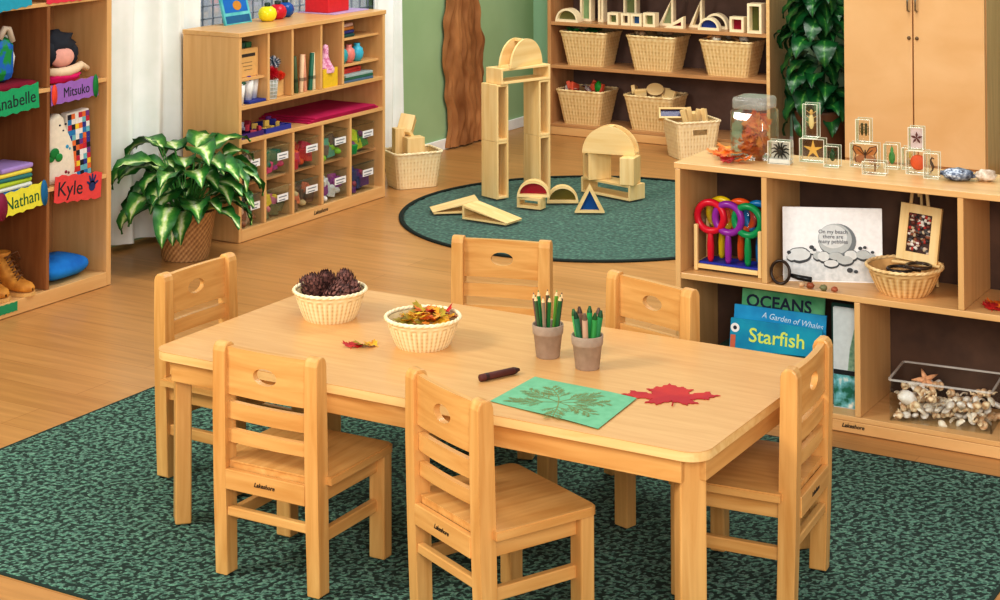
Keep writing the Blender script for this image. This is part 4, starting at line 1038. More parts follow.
Tm = TR(0, 0, .036, pi/2-.15)
MB().tube([(.030*cos(2*pi*i/36), .034*sin(2*pi*i/36), 0) for i in range(36)], .0048, 8, None, Tm, closed=True).build('rim', cm((52, 36, 26), .3), t)
MB().lathe([(0, .003), (.028, 0), (0, -.003)], 32, None, Tm).build('lens', W['clear'], t)
MB().tube([(.034, .004, .030), (.06, .0, .027), (.100, -.002, .026)], [.006, .008, .008], 10).build('handle', W['black'], t)
for i, (x, y, c, r_) in enumerate(((.392, 1.228, (226, 190, 150), .009), (.424, 1.216, (160, 84, 50), .012), (.466, 1.214, (130, 130, 90), .011), (.500, 1.216, (176, 96, 62), .010))):
    tag(MB().ball((0, 0, r_*.8), (r_*1.1, r_, r_*.8), 10, jit=.3, seed=i).build('pebble', cm(c, .35), None, (x, y, MZ)), ('small cream pebble', 'rust brown pebble', 'olive grey pebble', 'small reddish pebble')[i]+' on the shelf in front of the picture book', 'pebble', 'pebbles before the picture book')

def book(lab, loc, rz, w_, h, th_, cover, tilt=0, name='book', group=None, cat='book'):
    t = thing(name, lab, cat, loc, rz, group, rot=(tilt, 0, rz))
    mb = MB(); mb.box(0, w_, 0, .0018, 0, h).box(0, w_, th_-.0018, th_, 0, h).box(0, .0018, .0018, th_-.0018, 0, h); mb.build('cover', cover, t)
    MB().box(.002, w_-.004, .0018, th_-.0018, .003, h-.003).build('pages', W['white'], t)
    return t
# picture book of pebbles
t = book('white picture book with a grey boulder drawing standing open faced on the shelf', (.318, 1.262, MZ), 0, .318, .224, .012, cm((255, 255, 255), .6), tilt=-.10)
t.rotation_euler = (-.06, 0, R(24)); t.scale = (.95, 1, 1)
mb = MB(); g1 = cm((196, 202, 202)); g2 = cm((128, 134, 138)); g3 = cm((226, 230, 230)); gd = cm((70, 74, 78))
def disk(cx, cz, rx, rz_, m, y=-.0006, k=28, jit=0):
    mb.prism([(cx+rx*cos(2*pi*i/k)*(1+jit*sin(i*2.3)), cz+rz_*sin(2*pi*i/k)*(1+jit*cos(i*1.7))) for i in range(k)], 0, .0003, m, TR(0, y, 0, pi/2))
mb.prism([(.004, .004), (.322, .004), (.322, .070), (.25, .078), (.1, .074), (.004, .07)], 0, .0003, M('grey_wash', (226, 230, 232), (204, 210, 212), scale=60), TR(0, -.0002, 0, pi/2))
disk(.180, .134, .062, .056, g2, -.0010); disk(.172, .140, .056, .050, g1, -.0013); disk(.166, .148, .046, .038, g3, -.0016)
for i, (cx, cz, rx, rz_) in enumerate(((.055, .085, .040, .026), (.115, .082, .016, .016), (.135, .080, .022, .020), (.175, .082, .026, .016), (.225, .086, .024, .020), (.205, .070, .030, .018), (.16, .058, .026, .014), (.265, .088, .026, .018), (.030, .076, .018, .014), (.29, .082, .018, .012), (.10, .094, .012, .008))):
    disk(cx, cz, rx, rz_, gd, -.0019-.00005*i, 20, .04); disk(cx-.001, cz+.003, rx*.9, rz_*.78, g1 if i % 2 else g3, -.0025-.00005*i, 20, .04)
for (cx, cz, rr_) in ((.095, .112, .008), (.104, .104, .006), (.255, .112, .007), (.27, .115, .006), (.02, .094, .007), (.295, .1, .006), (.22, .04, .010), (.24, .036, .007)): disk(cx, cz, rr_, rr_*.8, gd, -.0032, 12)
mb.v = [(x*.97, y, z*.93) for x, y, z in mb.v]; mb.build('drawing', None, t)
text('lettering', 'On my beach\nthere are\nmany pebbles', .0165, cm((60, 56, 70)), t, (.161, -.0022, .137), FY, width=1.05)
# small wicker basket with black magnifiers
round_basket('small_basket', 'small round woven basket in front of the easel on the shelf', .112, .072, .080, W['wickerR'], (.683, 1.318, MZ), 30, None)
for i, (x, y, c) in enumerate(((.675, 1.30, (44, 34, 30)), (.72, 1.34, (70, 52, 40)))):
    t = thing('magnifying_glass', ('dark rimmed magnifying glass lying at the front of the small woven basket', 'brown rimmed magnifying glass lying at the back of the small woven basket')[i], 'magnifier', (x, y, MZ+.068+.006*i), .4+i*1.6)
    MB().tube([(.036*cos(2*pi*k/32), .036*sin(2*pi*k/32), .004) for k in range(32)], .005, 8, closed=True).build('rim', cm(c, .3), t)
    MB().lathe([(0, .006), (.034, .004), (0, .002)], 28).build('lens', W['clear'], t)
    MB().tube([(.038, 0, .004), (.062, 0, .002)], .006, 8).build('handle', cm(c, .3), t)
# easel and framed stones
t = thing('small_easel', 'small pale wooden easel holding the framed stone picture', 'easel', (.700, 1.385, MZ))
for sx in (-1, 1): MB().tube([(sx*.055+.0, .028-.0, .004), (sx*.018, .036, .322)], .0055, 8).build('leg', W['block_z'], t)
MB().tube([(0, .095, .004), (0, .045, .30)], .0045, 8).build('rear_leg', W['block_z'], t)
MB().box(-.075, .075, -.012, .030, .070, .078, b=.002).build('ledge', W['block_x'], t)
MB().tube([(0, .027, .27), (0, .020, .31)], .004, 8).build('peg', W['block_z'], t)
t = thing('framed_picture', 'pale wooden frame filled with small coloured stones on the easel', 'picture frame', (.700, 1.385, MZ+.0795), 0, None, rot=(-.14, R(4), 0))
MB().ring([(-.063, 0), (.063, 0), (.063, .168), (-.063, .168)], [(-.036, .026), (.036, .026), (.036, .142), (-.036, .142)], -.008, .008, None, TR(0, 0, 0, pi/2)).build('frame', W['block_z'], t)
mb = MB().box(-.036, .036, .0, .003, .026, .142, cm((70, 40, 32)))
cl = [(190, 60, 50), (220, 200, 180), (60, 50, 48), (150, 90, 60), (200, 180, 150), (120, 60, 50), (90, 86, 84), (236, 230, 220)]
for i in range(95):
    mb.ball((rnd.uniform(-.031, .031), -.002, rnd.uniform(.030, .138)), (rnd.uniform(.005, .009), .004+.00002*i, rnd.uniform(.004, .007)), 7, cm(cl[rnd.randrange(8)]), jit=.2, seed=i)
mb.build('stone_mosaic', None, t)
for i in range(7):
    c_ = ['red', 'orange', 'red', 'red', 'amber', 'red', 'orange'][i]
    put_leaf(i, (.965+.035*(i % 3), 1.262+.022*(i//3), MZ+.001+.008*(i % 3)), (rnd.uniform(-.2, .2), rnd.uniform(-.2, .2), i*2.1), c_, c_+' autumn leaf lying at the right end of the middle shelf', c_+' leaves at the right end of the middle shelf', size=1.2)

# ------------------------------------------------------------------ lower compartments
BZ = .0455
W['softrim'] = tint((236, 232, 224), .45)
k = 0
for i, (w_, d_, h, c, lab) in enumerate(((.30, .20, .026, (60, 96, 150), 'blue book lying at the bottom of the flat stack under the ocean books'), (.31, .21, .028, (96, 130, 70), 'green book in the middle of the flat stack under the ocean books'), (.30, .20, .030, (240, 238, 226), 'white book just under the top one of the flat stack'), (.335, .215, .042, (26, 60, 50), 'dark green book on top of the flat stack under the ocean books'))):
    t = thing('book', lab, 'book', (.095, 1.228, BZ+k), 0, 'flat stack of books')
    m = cm(c)
    MB().box(0, w_, 0, d_, 0, .002).box(0, w_, 0, d_, h-.002, h).box(0, .002, 0, d_, .002, h-.002).build('cover', m, t)
    MB().box(.003, w_-.004, .004, d_-.003, .002, h-.002).build('pages', W['white'], t)
    k += h+.0003
SZ = BZ+k
def face_book(lab, x, y, w_, h, c, tilt, roll=0):
    t = thing('book', lab, 'book', (x, y, SZ), 0, 'ocean books facing out', rot=(-tilt, roll, R(9)))
    MB().box(0, w_, 0, .0018, 0, h).box(0, w_, .0082, .010, 0, h).box(0, .0018, .0018, .0082, 0, h).build('cover', c, t)
    MB().box(.002, w_-.003, .0018, .0082, .002, h-.002).build('pages', W['white'], t); return t
t = face_book('pale green book titled OCEANS behind two other upright books', .150, 1.318, .262, .172, M('sea_green_cover', (126, 206, 150), (60, 160, 110), scale=14, rough=.4), .10, .03)
text('lettering', 'OCEANS', .053, cm((24, 40, 70)), t, (.118, -.001, .136), FY, bold=.0012, width=1.0)
t = face_book('bright blue book titled A Garden of Whales between OCEANS and Starfish', .137, 1.288, .290, .128, M('sky_blue_cover', (40, 168, 216), (24, 146, 200), scale=14, rough=.4), .12, .035)
text('lettering', 'A Garden of Whales', .0255, cm((220, 240, 250)), t, (.185, -.001, .099), (pi/2, R(4), 0), shear=.25, width=.9)
t = face_book('turquoise blue book titled Starfish in front of the other ocean books', .140, 1.256, .288, .094, M('turquoise_cover', (22, 164, 190), (16, 132, 176), scale=9, rough=.4), .12, .035)
text('lettering', 'Starfish', .060, cm((226, 236, 110)), t, (.148, -.001, .048), FY, bold=.0008)
mb = MB(); mb.lathe([(.004, 0), (.014, 0)], 24, cm((246, 240, 236)), TR(.015, -.001, .066, pi/2)); mb.lathe([(0, 0), (.006, 0)], 16, cm((30, 40, 60)), TR(.015, -.0012, .066, pi/2)); mb.box(.002, .018, -.0009, -.0004, .004, .044, cm((210, 110, 80)))
mb.build('cover_art', None, t)
t = book('tall nature picture book with pale cover standing beside the shelf divider', (.478, 1.262, BZ), R(2), .082, .300, .012, cm((206, 214, 216)))
MB().box(.001, .081, -.0010, -.0003, .1, .114, cm((28, 34, 38))).box(.001, .081, -.0010, -.0003, .003, .0995, M('nature_picture', (120, 190, 200), (40, 110, 90), scale=30, rough=.4, lo=.42, hi=.58, c3=(240, 240, 230))).prism([(.045, .115), (.081, .115), (.081, .25), (.066, .24), (.052, .18)], 0, .0006, M('fern_picture', (150, 176, 150), (96, 134, 110), scale=60), TR(0, -.0004, 0, pi/2)).build('cover_art', None, t)
t = book('dark green book standing behind the tall nature picture book', (.466, 1.282, BZ), R(2), .085, .306, .010, cm((20, 66, 58)))

# clear bin of shells
t = thing('clear_bin', 'clear plastic bin full of small pale shells on the bottom shelf', 'bin', (.803, 1.335, BZ), R(5))
w_, d_, h = .295, .195, .118
mb = MB(); mb.box(-w_/2, w_/2, -d_/2, -d_/2+.003, 0, h).box(-w_/2, w_/2, d_/2-.003, d_/2, 0, h).box(-w_/2, -w_/2+.003, -d_/2, d_/2, 0, h).box(w_/2-.003, w_/2, -d_/2, d_/2, 0, h).box(-w_/2, w_/2, -d_/2, d_/2, 0, .003)
mb.build('bin_body', W['clear'], t)
mb = MB().ring(rrect(w_+.010, d_+.010, .013), rrect(w_-.002, d_-.002, .009), h-.001, h+.004); mb.build('rim', W['softrim'], t)
def shell_mesh(kind):
    mb = MB()
    if kind == 0:   # scallop
        n = 14; k = 6; vs = []
        for j in range(k+1):
            r = .017*j/k
            for i in range(n+1):
                a = R(-70)+R(140)*i/n; rr_ = r*(1+.05*cos(i*pi)); vs.append((rr_*sin(a), rr_*cos(a), .010*sin(pi*.5*(1-(j/k)**2))+.0012*cos(i*pi)*j/k))
        mb.add(vs, [(j*(n+1)+i, j*(n+1)+i+1, (j+1)*(n+1)+i+1, (j+1)*(n+1)+i) for j in range(k) for i in range(n)], None, None, True)
    elif kind == 1:  # spiral whelk
        pts = []; rr_ = []
        for i in range(30):
            f = i/29; a = f*5*pi; r = .008*(1-f)**1.1; pts.append((r*cos(a), -.014+.034*f, r*sin(a)+.008)); rr_.append(.0075*(1-f)+.0006)
        mb.tube(pts, rr_, 8)
    else:            # clam
        mb.ball((0, 0, .006), (.015, .011, .007), 12, jit=.25, seed=4)
    return mb
sm = []
for kx, (a, b) in enumerate((((255, 246, 226), (226, 200, 166)), ((248, 228, 190), (206, 160, 116)), ((255, 252, 244), (230, 218, 200)))):
    o_ = shell_mesh(kx).build(('scallop', 'whelk', 'clam')[kx], M('shell_tone_%d' % kx, a, b, scale=70, rough=.4, lo=.38, hi=.6)); sm.append(o_)
names_ = ('pale scallop shell in the clear bin', 'tan spiral shell in the clear bin', 'white clam shell in the clear bin')
used_ = [0, 0, 0]
for i in range(105):
    k = (i*5+i//3) % 3
    o_ = sm[k] if not used_[k] else sm[k].copy()
    if used_[k]: COL.objects.link(o_)
    used_[k] = 1
    lay = i//35; u, v = ((i*.618034) % 1)*.262-.131, ((i*.414+.1*lay) % 1)*.160-.080
    zt = .006+lay*.020+(.016 if u < -.02 and lay == 2 else 0)
    zt *= 1.15; o_.location = (.808+u*.996-v*.087, 1.335+u*.087+v*.996, BZ+zt); o_.rotation_euler = (rnd.uniform(-.7, .7), rnd.uniform(-.7, .7), rnd.uniform(0, 6)); q = rnd.uniform(.9, 1.25); o_.scale = (q, q, q)
    tag(o_, names_[k], 'shell', ('scallop', 'spiral', 'clam')[k]+' shells in the bin')
o_ = sm[0].copy(); COL.objects.link(o_); o_.location = (.705, 1.262, BZ+.062); o_.rotation_euler = (1.2, .2, .3); o_.scale = (1.9, 1.9, 1.9); o_.data = sm[2].data; tag(o_, 'large white shell at the left front corner of the clear bin', 'shell')
mb = MB(); 
for i in range(5):
    a = R(90)+i*2*pi/5; mb.tube([(0, 0, .004), (.020*cos(a), .020*sin(a), .005), (.042*cos(a), .042*sin(a), .001)], [.010, .007, .0015], 8)
o_ = mb.build('starfish', M('starfish_tan', (236, 184, 140), (206, 148, 104), scale=120, rough=.8), None, (.735, 1.352, BZ+.092), (R(38), R(-12), .5)); tag(o_, 'tan five armed starfish lying on top of the shells in the bin', 'starfish')

# ------------------------------------------------------------------ storage shelf contents (shelf faces +x)
def wbox(name, mat, lab, cat, x0, x1, y0, y1, z0, z1, grp=None, b=.002, rz=0):
    cx, cy = (x0+x1)/2, (y0+y1)/2
    o = MB().box(x0-cx, x1-cx, y0-cy, y1-cy, 0, z1-z0, b=b).build(name, mat, None, (cx, cy, z0), (0, 0, rz)); return tag(o, lab, cat, grp)
S_T = .907
# book on a little stand on the shelf top
t = thing('picture_book', 'blue and green picture book propped open faced on top of the storage shelf', 'book', (-2.80, 2.405, S_T), 0, None, rot=(-.28, 0, pi/2))
MB().box(0, .19, 0, .012, .0, .26, b=.001).build('cover', M('teal_cover', (120, 206, 206), (66, 168, 180), scale=12, rough=.35), t)
mb = MB(); mb.box(.014, .176, -.001, -.0002, .055, .25, cm((24, 110, 196), .35)); mb.box(.010, .18, -.001, -.0002, .006, .040, cm((30, 100, 150), .35))
mb.prism([(.105+.030*cos(2*pi*i/20), .085+.022*sin(2*pi*i/20)) for i in range(20)], 0, .0008, cm((206, 140, 50)), TR(0, -.0012, 0, pi/2)); mb.prism([(.05, .15), (.10, .13), (.13, .18), (.09, .23), (.06, .2)], 0, .0006, cm((230, 240, 244)), TR(0, -.0012, 0, pi/2)); mb.build('cover_art', None, t)
for i, (y, x, c, nm) in enumerate(((2.650, -2.755, (244, 226, 40), 'yellow'), (2.752, -2.775, (206, 30, 52), 'red'), (2.842, -2.80, (24, 84, 160), 'blue'))):
    t = thing('round_jar', 'shiny %s round jar with dark cap on top of the storage shelf' % nm, 'jar', (x, y, S_T), 0, 'round jars on the storage shelf')
    MB().lathe([(0, .001), (.026, .001), (.040, .016), (.044, .036), (.038, .056), (.022, .068), (0, .070)], 24).build('jar_body', cm(c, .2), t)
    MB().lathe([(.014, .068), (.015, .082), (.010, .086), (0, .086)], 16).build('cap', cm((40, 60, 50), .4), t)
wbox('purple_paper', cm((196, 170, 214)), 'pale purple paper lying under the red box on the storage shelf', 'paper', -2.86, -2.64, 3.02, 3.31, S_T, S_T+.004, b=.001)
t = thing('red_box', 'bright red box on top of the storage shelf', 'box', (-2.76, 3.125, S_T+.0045))
MB().box(-.07, .07, -.085, .085, 0, .11, b=.003).build('box_body', cm((214, 44, 52), .4), t); MB().box(-.073, .073, -.088, .088, .110, .13, b=.003).build('lid', cm((196, 34, 44), .4), t)

# C1: small board, tan box, white holders with cloth
MB().box(.0205, .206, .02, D2-.012, .500+.2-.012, .7, b=.001).build('shelf_board', W['shelf_x'], ls)
t = thing('tan_box', 'tan cardboard box with dark lettering band in the storage shelf', 'box', (-2.66, 2.318, .7005))
MB().box(-.05, .05, -.078, .078, 0, .125, b=.002).build('box_body', cm((230, 184, 118)), t)
mb = MB(); mb.box(.0502, .0508, -.056, .056, .088, .102, cm((60, 50, 46))); 
for i in range(3): mb.box(.0502, .0508, -.04+.01*i, .035, .062-.016*i, .065-.016*i, cm((150, 120, 84)))
mb.build('printed_band', None, t)
for i, (y, c, nm) in enumerate(((2.262, (150, 40, 60), 'maroon'), (2.305, (36, 90, 80), 'dark green'), (2.35, (40, 110, 70), 'green'))):
    wbox('small_book', cm(c), nm+' little book lying on the tan cardboard box', 'book', -2.70, -2.625, y-.019, y+.019, .826, .85, 'little books on the tan box')
wbox('blue_tray', cm((46, 60, 150)), 'flat dark blue tray under the white holders in the storage shelf', 'tray', -2.66, -2.575, 2.29, 2.41, .5855, .597)
for i, (y, x, c, nm) in enumerate(((2.252, -2.60, (40, 84, 60), 'dark green'), (2.330, -2.615, (84, 40, 140), 'purple'), (2.385, -2.63, (90, 46, 150), 'violet'))):
    z0 = .5975 if i else .5855
    t = thing('white_holder', 'white plastic holder stuffed with %s cloth in the storage shelf' % nm, 'holder', (x, y, z0), 0, 'white holders in the storage shelf')
    mb = MB(); mb.lathe([(0, .001), (.017, 0), (.027, .094), (.025, .094), (.016, .01)], 16); mb.build('cup', cm((246, 246, 244), .3), t)
    MB().ball((0, 0, .092), (.027, .025, .014), 12, jit=.4, seed=i).build('cloth', cm(c, .8), t)
# C2: wire cup with pompoms
t = thing('wire_cup', 'white wire cup under the red and striped pompoms', 'cup', (-2.605, 2.475, .5855))
mb = MB()
for i in range(14): a = 2*pi*i/14; mb.tube([(.030*cos(a), .030*sin(a), .001), (.036*cos(a), .036*sin(a), .085)], .0014, 4)
for k in range(6): r = .030+.006*k/5; mb.tube([(r*cos(2*pi*i/24), r*sin(2*pi*i/24), .002+.083*k/5) for i in range(24)], .0014, 4, closed=True)
mb.build('wire_frame', cm((238, 240, 240), .3), t); MB().lathe([(0, .002), (.029, .002), (.033, .08)], 16).build('paper_lining', cm((206, 214, 206)), t)
def pompom(lab, x, y, z, r, c, c2=None, grp=None):
    mb = MB(); rn = random.Random(int(y*1000))
    for i in range(120):
        zz = 1-2*(i+.5)/120; a = i*2.39996; q = sqrt(1-zz*zz); d = Vector((q*cos(a), q*sin(a), zz)); L = r*rn.uniform(.85, 1.1)
        s1 = d.orthogonal().normalized()*.006; s2 = d.cross(s1)
        m_ = cm(c) if (c2 is None or i % 3) else cm(c2)
        mb.add([d*r*.3+s1, d*r*.3-s1*.5+s2, d*r*.3-s1*.5-s2, d*L], [(0, 1, 3), (1, 2, 3), (2, 0, 3)], m_)
    o = mb.build('pompom', None, None, (x, y, z)); return tag(o, lab, 'pompom', grp)
pompom('fluffy red pompom on top of the white wire cup', -2.60, 2.482, .698, .036, (200, 24, 44)); pompom('fluffy blue and white pompom behind the red one', -2.64, 2.545, .735, .036, (70, 96, 120), (240, 240, 244)); pompom('small orange red pompom right of the red one', -2.60, 2.545, .68, .024, (226, 70, 40))
t = thing('tan_holder', 'tan card holder under the striped pompom', 'holder', (-2.63, 2.55, .5855)); MB().box(-.025, .025, -.028, .028, 0, .085, b=.003).build('holder_body', cm((226, 184, 122)), t)
# C3: rolls
for i, (y, c, tl, nm) in enumerate(((2.640, (70, 90, 50), .10, 'olive'), (2.675, (236, 200, 160), -.06, 'cream'), (2.705, (214, 150, 120), .08, 'pink tan'), (2.745, (40, 110, 84), -.10, 'green'), (2.772, (224, 206, 170), .04, 'pale'))):
    t = thing('paper_roll', nm+' rolled sheet standing in the storage shelf', 'roll', (-2.600, y+.025, .586), 0, 'rolled sheets in the storage shelf', rot=(tl, 0, 0))
    MB().lathe([(.0105, 0), (.011, .17), (.006, .171), (.005, .02)], 14).build('roll_body', cm(c), t); MB().lathe([(.0116, .05), (.0116, .065)], 14).build('band', cm(tuple(int(v*.7) for v in c)), t)
# C4: yellow box with pink cloth cone
t = thing('yellow_box', 'bright yellow open box in the storage shelf', 'box', (-2.61, 2.897, .5855)); 
mb = MB(); mb.box(-.035, .035, -.058, .058, 0, .004); mb.box(.032, .035, -.058, .058, .004, .088).box(-.035, -.032, -.058, .058, .004, .088).box(-.032, .032, -.058, -.055, .004, .088).box(-.032, .032, .055, .058, .004, .088); mb.build('box_body', cm((240, 200, 50)), t)
mb = MB(); mb.lathe([(.045, 0), (.048, .02), (.032, .045), (.018, .075), (.016, .11), (.011, .125), (0, .13)], 20)
for i, v in enumerate(mb.v): mb.v[i] = (v[0]*(1+.15*sin(i*1.3)), v[1]*(1+.15*cos(i*1.7))+.012*(v[2]/.12), v[2])
tag(mb.build('pink_cloth', M('pink_cloth', (240, 190, 214), (206, 120, 160), scale=70, rough=.8, lo=.42, hi=.55), None, (-2.61, 2.892, .652)), 'gathered pink and white cloth poking up from the yellow box', 'cloth')
# C5
for i, (c, nm) in enumerate((((40, 84, 80), 'dark teal'), ((60, 60, 130), 'navy'), ((206, 130, 60), 'orange'), ((226, 190, 180), 'pale pink'))):
    tag(MB().box(-.05, .05, -.05, .05, 0, .016, b=.007).build('folded_cloth', cm(c, .85), None, (-2.650, 3.085-.003*i, .7975+.0165*i), (0, 0, .05*i)), nm+' folded cloth on the highest little shelf', 'cloth', 'folded cloths on the little shelf')
for i, (y, c, nm) in enumerate(((3.035, (60, 170, 180), 'teal'), (3.095, (236, 140, 130), 'coral pink'), (3.165, (70, 186, 214), 'sky blue'))):
    t = thing('round_jug', nm+' round little jug on the middle little shelf', 'jug', (-2.622, y+.015, .6725), 0, 'round jugs on the little shelf')
    MB().lathe([(0, .001), (.018, .001), (.030, .020), (.033, .040), (.028, .062), (.014, .074), (.016, .086), (.013, .086)], 20).build('jug_body', cm(c, .3), t)
    MB().tube([(0, .028, .06), (0, .044, .055), (0, .044, .03), (0, .032, .022)], .0035, 6).build('handle', cm(c, .3), t)
for i, (c, nm) in enumerate((((90, 120, 150), 'grey blue'), ((50, 110, 84), 'green'), ((170, 190, 190), 'pale grey'), ((206, 54, 48), 'red'), ((220, 70, 60), 'bright red'))):
    wbox('flat_book', cm(c), nm+' flat book in the pile at the right end of the storage shelf', 'book', -2.80, -2.59+(.015 if i < 3 else -.02), 3.02, 3.20+(.05 if i < 3 else 0), .5855+.0125*i, .5975+.0125*i, 'flat books at the right end', rz=.03*i-.05)
# tray shelf
for i in range(3):
    wbox('magenta_paper', M('magenta_sheet_%d' % i, (196, 26, 92), (180, 20, 82), scale=10, rough=.8), ('lowest magenta sheet', 'middle magenta sheet', 'topmost magenta sheet')[i]+' in the stack on the long middle shelf', 'paper', -2.86, -2.572+.004*i, 2.72+.02*i, 3.29-.02*i, .4365+.0075*i, .4435+.0075*i, 'magenta sheets', b=.001)
for i, (y0, y1, c, nm) in enumerate(((2.235, 2.40, (74, 40, 120), 'purple'), (2.415, 2.60, (52, 62, 160), 'blue'))):
    t = thing('craft_tray', 'shallow %s tray of craft bits on the long middle shelf' % nm, 'tray', (-2.66, (y0+y1)/2, .4365), 0, 'craft trays')
    w_ = (y1-y0)/2; mb = MB(); mb.box(-.08, .08, -w_, w_, 0, .003); mb.box(.077, .08, -w_, w_, .003, .022).box(-.08, -.077, -w_, w_, .003, .022).box(-.077, .077, -w_, -w_+.003, .003, .022).box(-.077, .077, w_-.003, w_, .003, .022); mb.build('tray_body', cm(c, .35), t)
bc = [((230, 226, 240), 'white'), ((60, 60, 150), 'dark blue'), ((190, 60, 80), 'red'), ((120, 60, 150), 'purple'), ((214, 180, 90), 'ochre')]
for i in range(26):
    c_, nm = bc[i % 5]; y = 2.25+((i*.618) % 1)*.335; x = -2.725+((i*.414) % 1)*.13
    o_ = bit('craft_piece', 'slab', cm(c_), (x, y, .4475+.006*(i % 3)), (1.4*(i % 2), 0, i), nm+' craft piece in the shallow trays on the long middle shelf', 'craft piece', nm+' craft pieces in the trays', (.4, .6, .5))

# ten clear bins
cols5 = [(2.225, 2.387), (2.403, 2.593), (2.609, 2.818), (2.834, 3.044), (3.060, 3.318)]
for a, b in cols5: MB().box(a-2.205+.001, b-2.205-.001, .04, D2-.012, .223, .235).build('bin_runner', W['dim_x'], ls)
BC = {(1, 0): [(150, 70, 50), (190, 90, 60), (230, 200, 180)], (1, 1): [(16, 110, 84), (16, 104, 80), (226, 40, 130), (190, 60, 170)], (1, 2): [(206, 30, 50), (236, 96, 40), (200, 40, 90)], (1, 3): [(140, 206, 50), (60, 160, 140), (90, 80, 84)], (1, 4): [(30, 150, 70), (190, 214, 50), (120, 60, 130)],
      (0, 0): [(140, 90, 60), (200, 170, 150), (120, 60, 50)], (0, 1): [(80, 100, 70), (206, 120, 140), (226, 200, 60)], (0, 2): [(120, 90, 70), (220, 200, 150), (210, 120, 80)], (0, 3): [(240, 240, 236), (236, 238, 236), (150, 60, 140)], (0, 4): [(110, 50, 120), (60, 60, 120), (170, 50, 80)]}
cnm = ('first', 'second', 'third', 'fourth', 'fifth'); rnm = ('lower', 'upper')
for rw in (1, 0):
    for ci, (a, b) in enumerate(cols5):
        z0 = .2355 if rw else .0485; w_ = min(b-a-.016, .20)/2; cy = a+.008+w_ if ci < 4 else (a+b)/2-.02; xf = -2.578; h = .135
        if ci == 4: w_ = .095
        t = thing('clear_bin', 'clear labelled bin, %s column from left, %s row of the storage shelf' % (cnm[ci], rnm[rw]), 'bin', (xf-.11, cy, z0), 0, 'clear labelled bins')
        mb = MB(); d_ = .11; mb.box(d_-.002, d_, -w_, w_, 0, h).box(-d_, -d_+.002, -w_, w_, 0, h).box(-d_, d_, -w_, -w_+.002, 0, h).box(-d_, d_, w_-.002, w_, 0, h).box(-d_, d_, -w_, w_, 0, .002)
        mb.build('bin_body', W['clear'], t)
        mb = MB().ring([(d_+.003, -w_-.002), (d_+.003, w_+.002), (-d_, w_+.002), (-d_, -w_-.002)], [(d_-.003, -w_+.003), (d_-.003, w_-.003), (-d_+.003, w_-.003), (-d_+.003, -w_+.003)], h-.001, h+.004); mb.build('rim', W['acryl'], t)
        lb = MB(); lb.box(d_+.0005, d_+.002, -.005, w_-.012, .070, .102, W['white'])
        yy = .004
        for q in (0, 1): lb.box(d_+.002, d_+.0024, .006, w_-.024-.01*q, .088-.014*q, .0925-.014*q, cm((120, 126, 140)))
        lb.build('paper_label', None, t)
        cs_ = BC[(rw, ci)]
        for i in range(14):
            c_ = cs_[(i*len(cs_))//14 if ci in (1,) else i % len(cs_)]
            u = ((i*.618) % 1-.5)*2*(w_-.022); v = d_-.02-((i*.414) % 1)*.06; zz = .004+.0055*i
            kind = 'slab' if (ci+i) % 3 else 'stone'
            if (rw, ci) == (1, 1): zz = .075-.0055*i+.0; zz = max(.004, zz); 
            bit('craft_piece', kind, cm(c_), (xf-.11+v, cy+u, z0+zz), (rnd.uniform(-.3, .3), rnd.uniform(-.3, .3), 1.57+rnd.uniform(-.5, .5)), 'small craft piece in the %s bin of the %s row of the storage shelf' % (cnm[ci], rnm[rw]), 'craft piece', 'craft pieces in the %s bin of the %s row' % (cnm[ci], rnm[rw]), (.72, 1.05, .85))

# ------------------------------------------------------------------ cubby contents (faces +x)
def name_tag(lab, word, y0, y1, z0, z1, c, size, ends=(), tilt=0, ink=(30, 40, 50), wd=1, txo=0):
    t = thing('name_tag', lab, 'name tag', (-2.5650, (y0+y1)/2, (z0+z1)/2), 0, 'name tags on the cubby shelves', rot=(tilt, 0, 0))
    w_, h = (y1-y0)/2, (z1-z0)/2; n = 14
    top = [(-w_+2*w_*i/n, h*(1+.08*sin(i*1.9+y0*9))) for i in range(n+1)]; bot = [(w_-2*w_*i/n, -h*(1+.08*cos(i*2.3+z0*7))) for i in range(n+1)]
    MB().prism(top+bot, 0, .003, None, TR(0, 0, 0, pi/2, 0, pi/2)).build('card', cm(c, .7), t)
    if word: text('lettering', word, size, cm(ink), t, (.0036, txo, -.002), FX, bold=0, width=wd)
    for (yy, r1, r2, c_) in ends: MB().lathe([(0, .001), (1, .0008), (1, 0)], 20, None, TR(.0042, yy, 0, 0, pi/2, 0) @ Matrix.Diagonal((r2, r1, 1, 1))).build('painted_end', cm(c_, .7), t)
    return t
name_tag('purple name tag with an orange and a green end on the cubby', 'Mitsuko', 1.070, 1.325, .750, .826, (164, 112, 196), .054, ((-.112, .015, .040, (240, 80, 50)), (.112, .015, .046, (20, 130, 60))), .03, wd=.82, txo=.008)
name_tag('red name tag with a blue handprint on the cubby', 'Kyle', 1.090, 1.345, .360, .462, (232, 78, 76), .078, (), -.09, txo=-.045)
kt = [o for o in bpy.data.objects if o.name.startswith('name_tag') and 'handprint' in o.get('label', '')][0]
mb = MB(); mb.prism([(.018*cos(2*pi*i/16), .020*sin(2*pi*i/16)) for i in range(16)], 0, .0006)
for a, L in ((150, .032), (115, .042), (92, .045), (68, .042), (30, .034)):
    a = R(a); mb.prism([(.014*cos(a)-.005*sin(a), .014*sin(a)+.005*cos(a)), (L*cos(a)-.004*sin(a), L*sin(a)+.004*cos(a)), ((L+.004)*cos(a), (L+.004)*sin(a)), (L*cos(a)+.004*sin(a), L*sin(a)-.004*cos(a)), (.014*cos(a)+.005*sin(a), .014*sin(a)-.005*cos(a))], 0, .0006)
mb.build('handprint', cm((40, 56, 110)), kt, (.0036, .075, 0), FX)
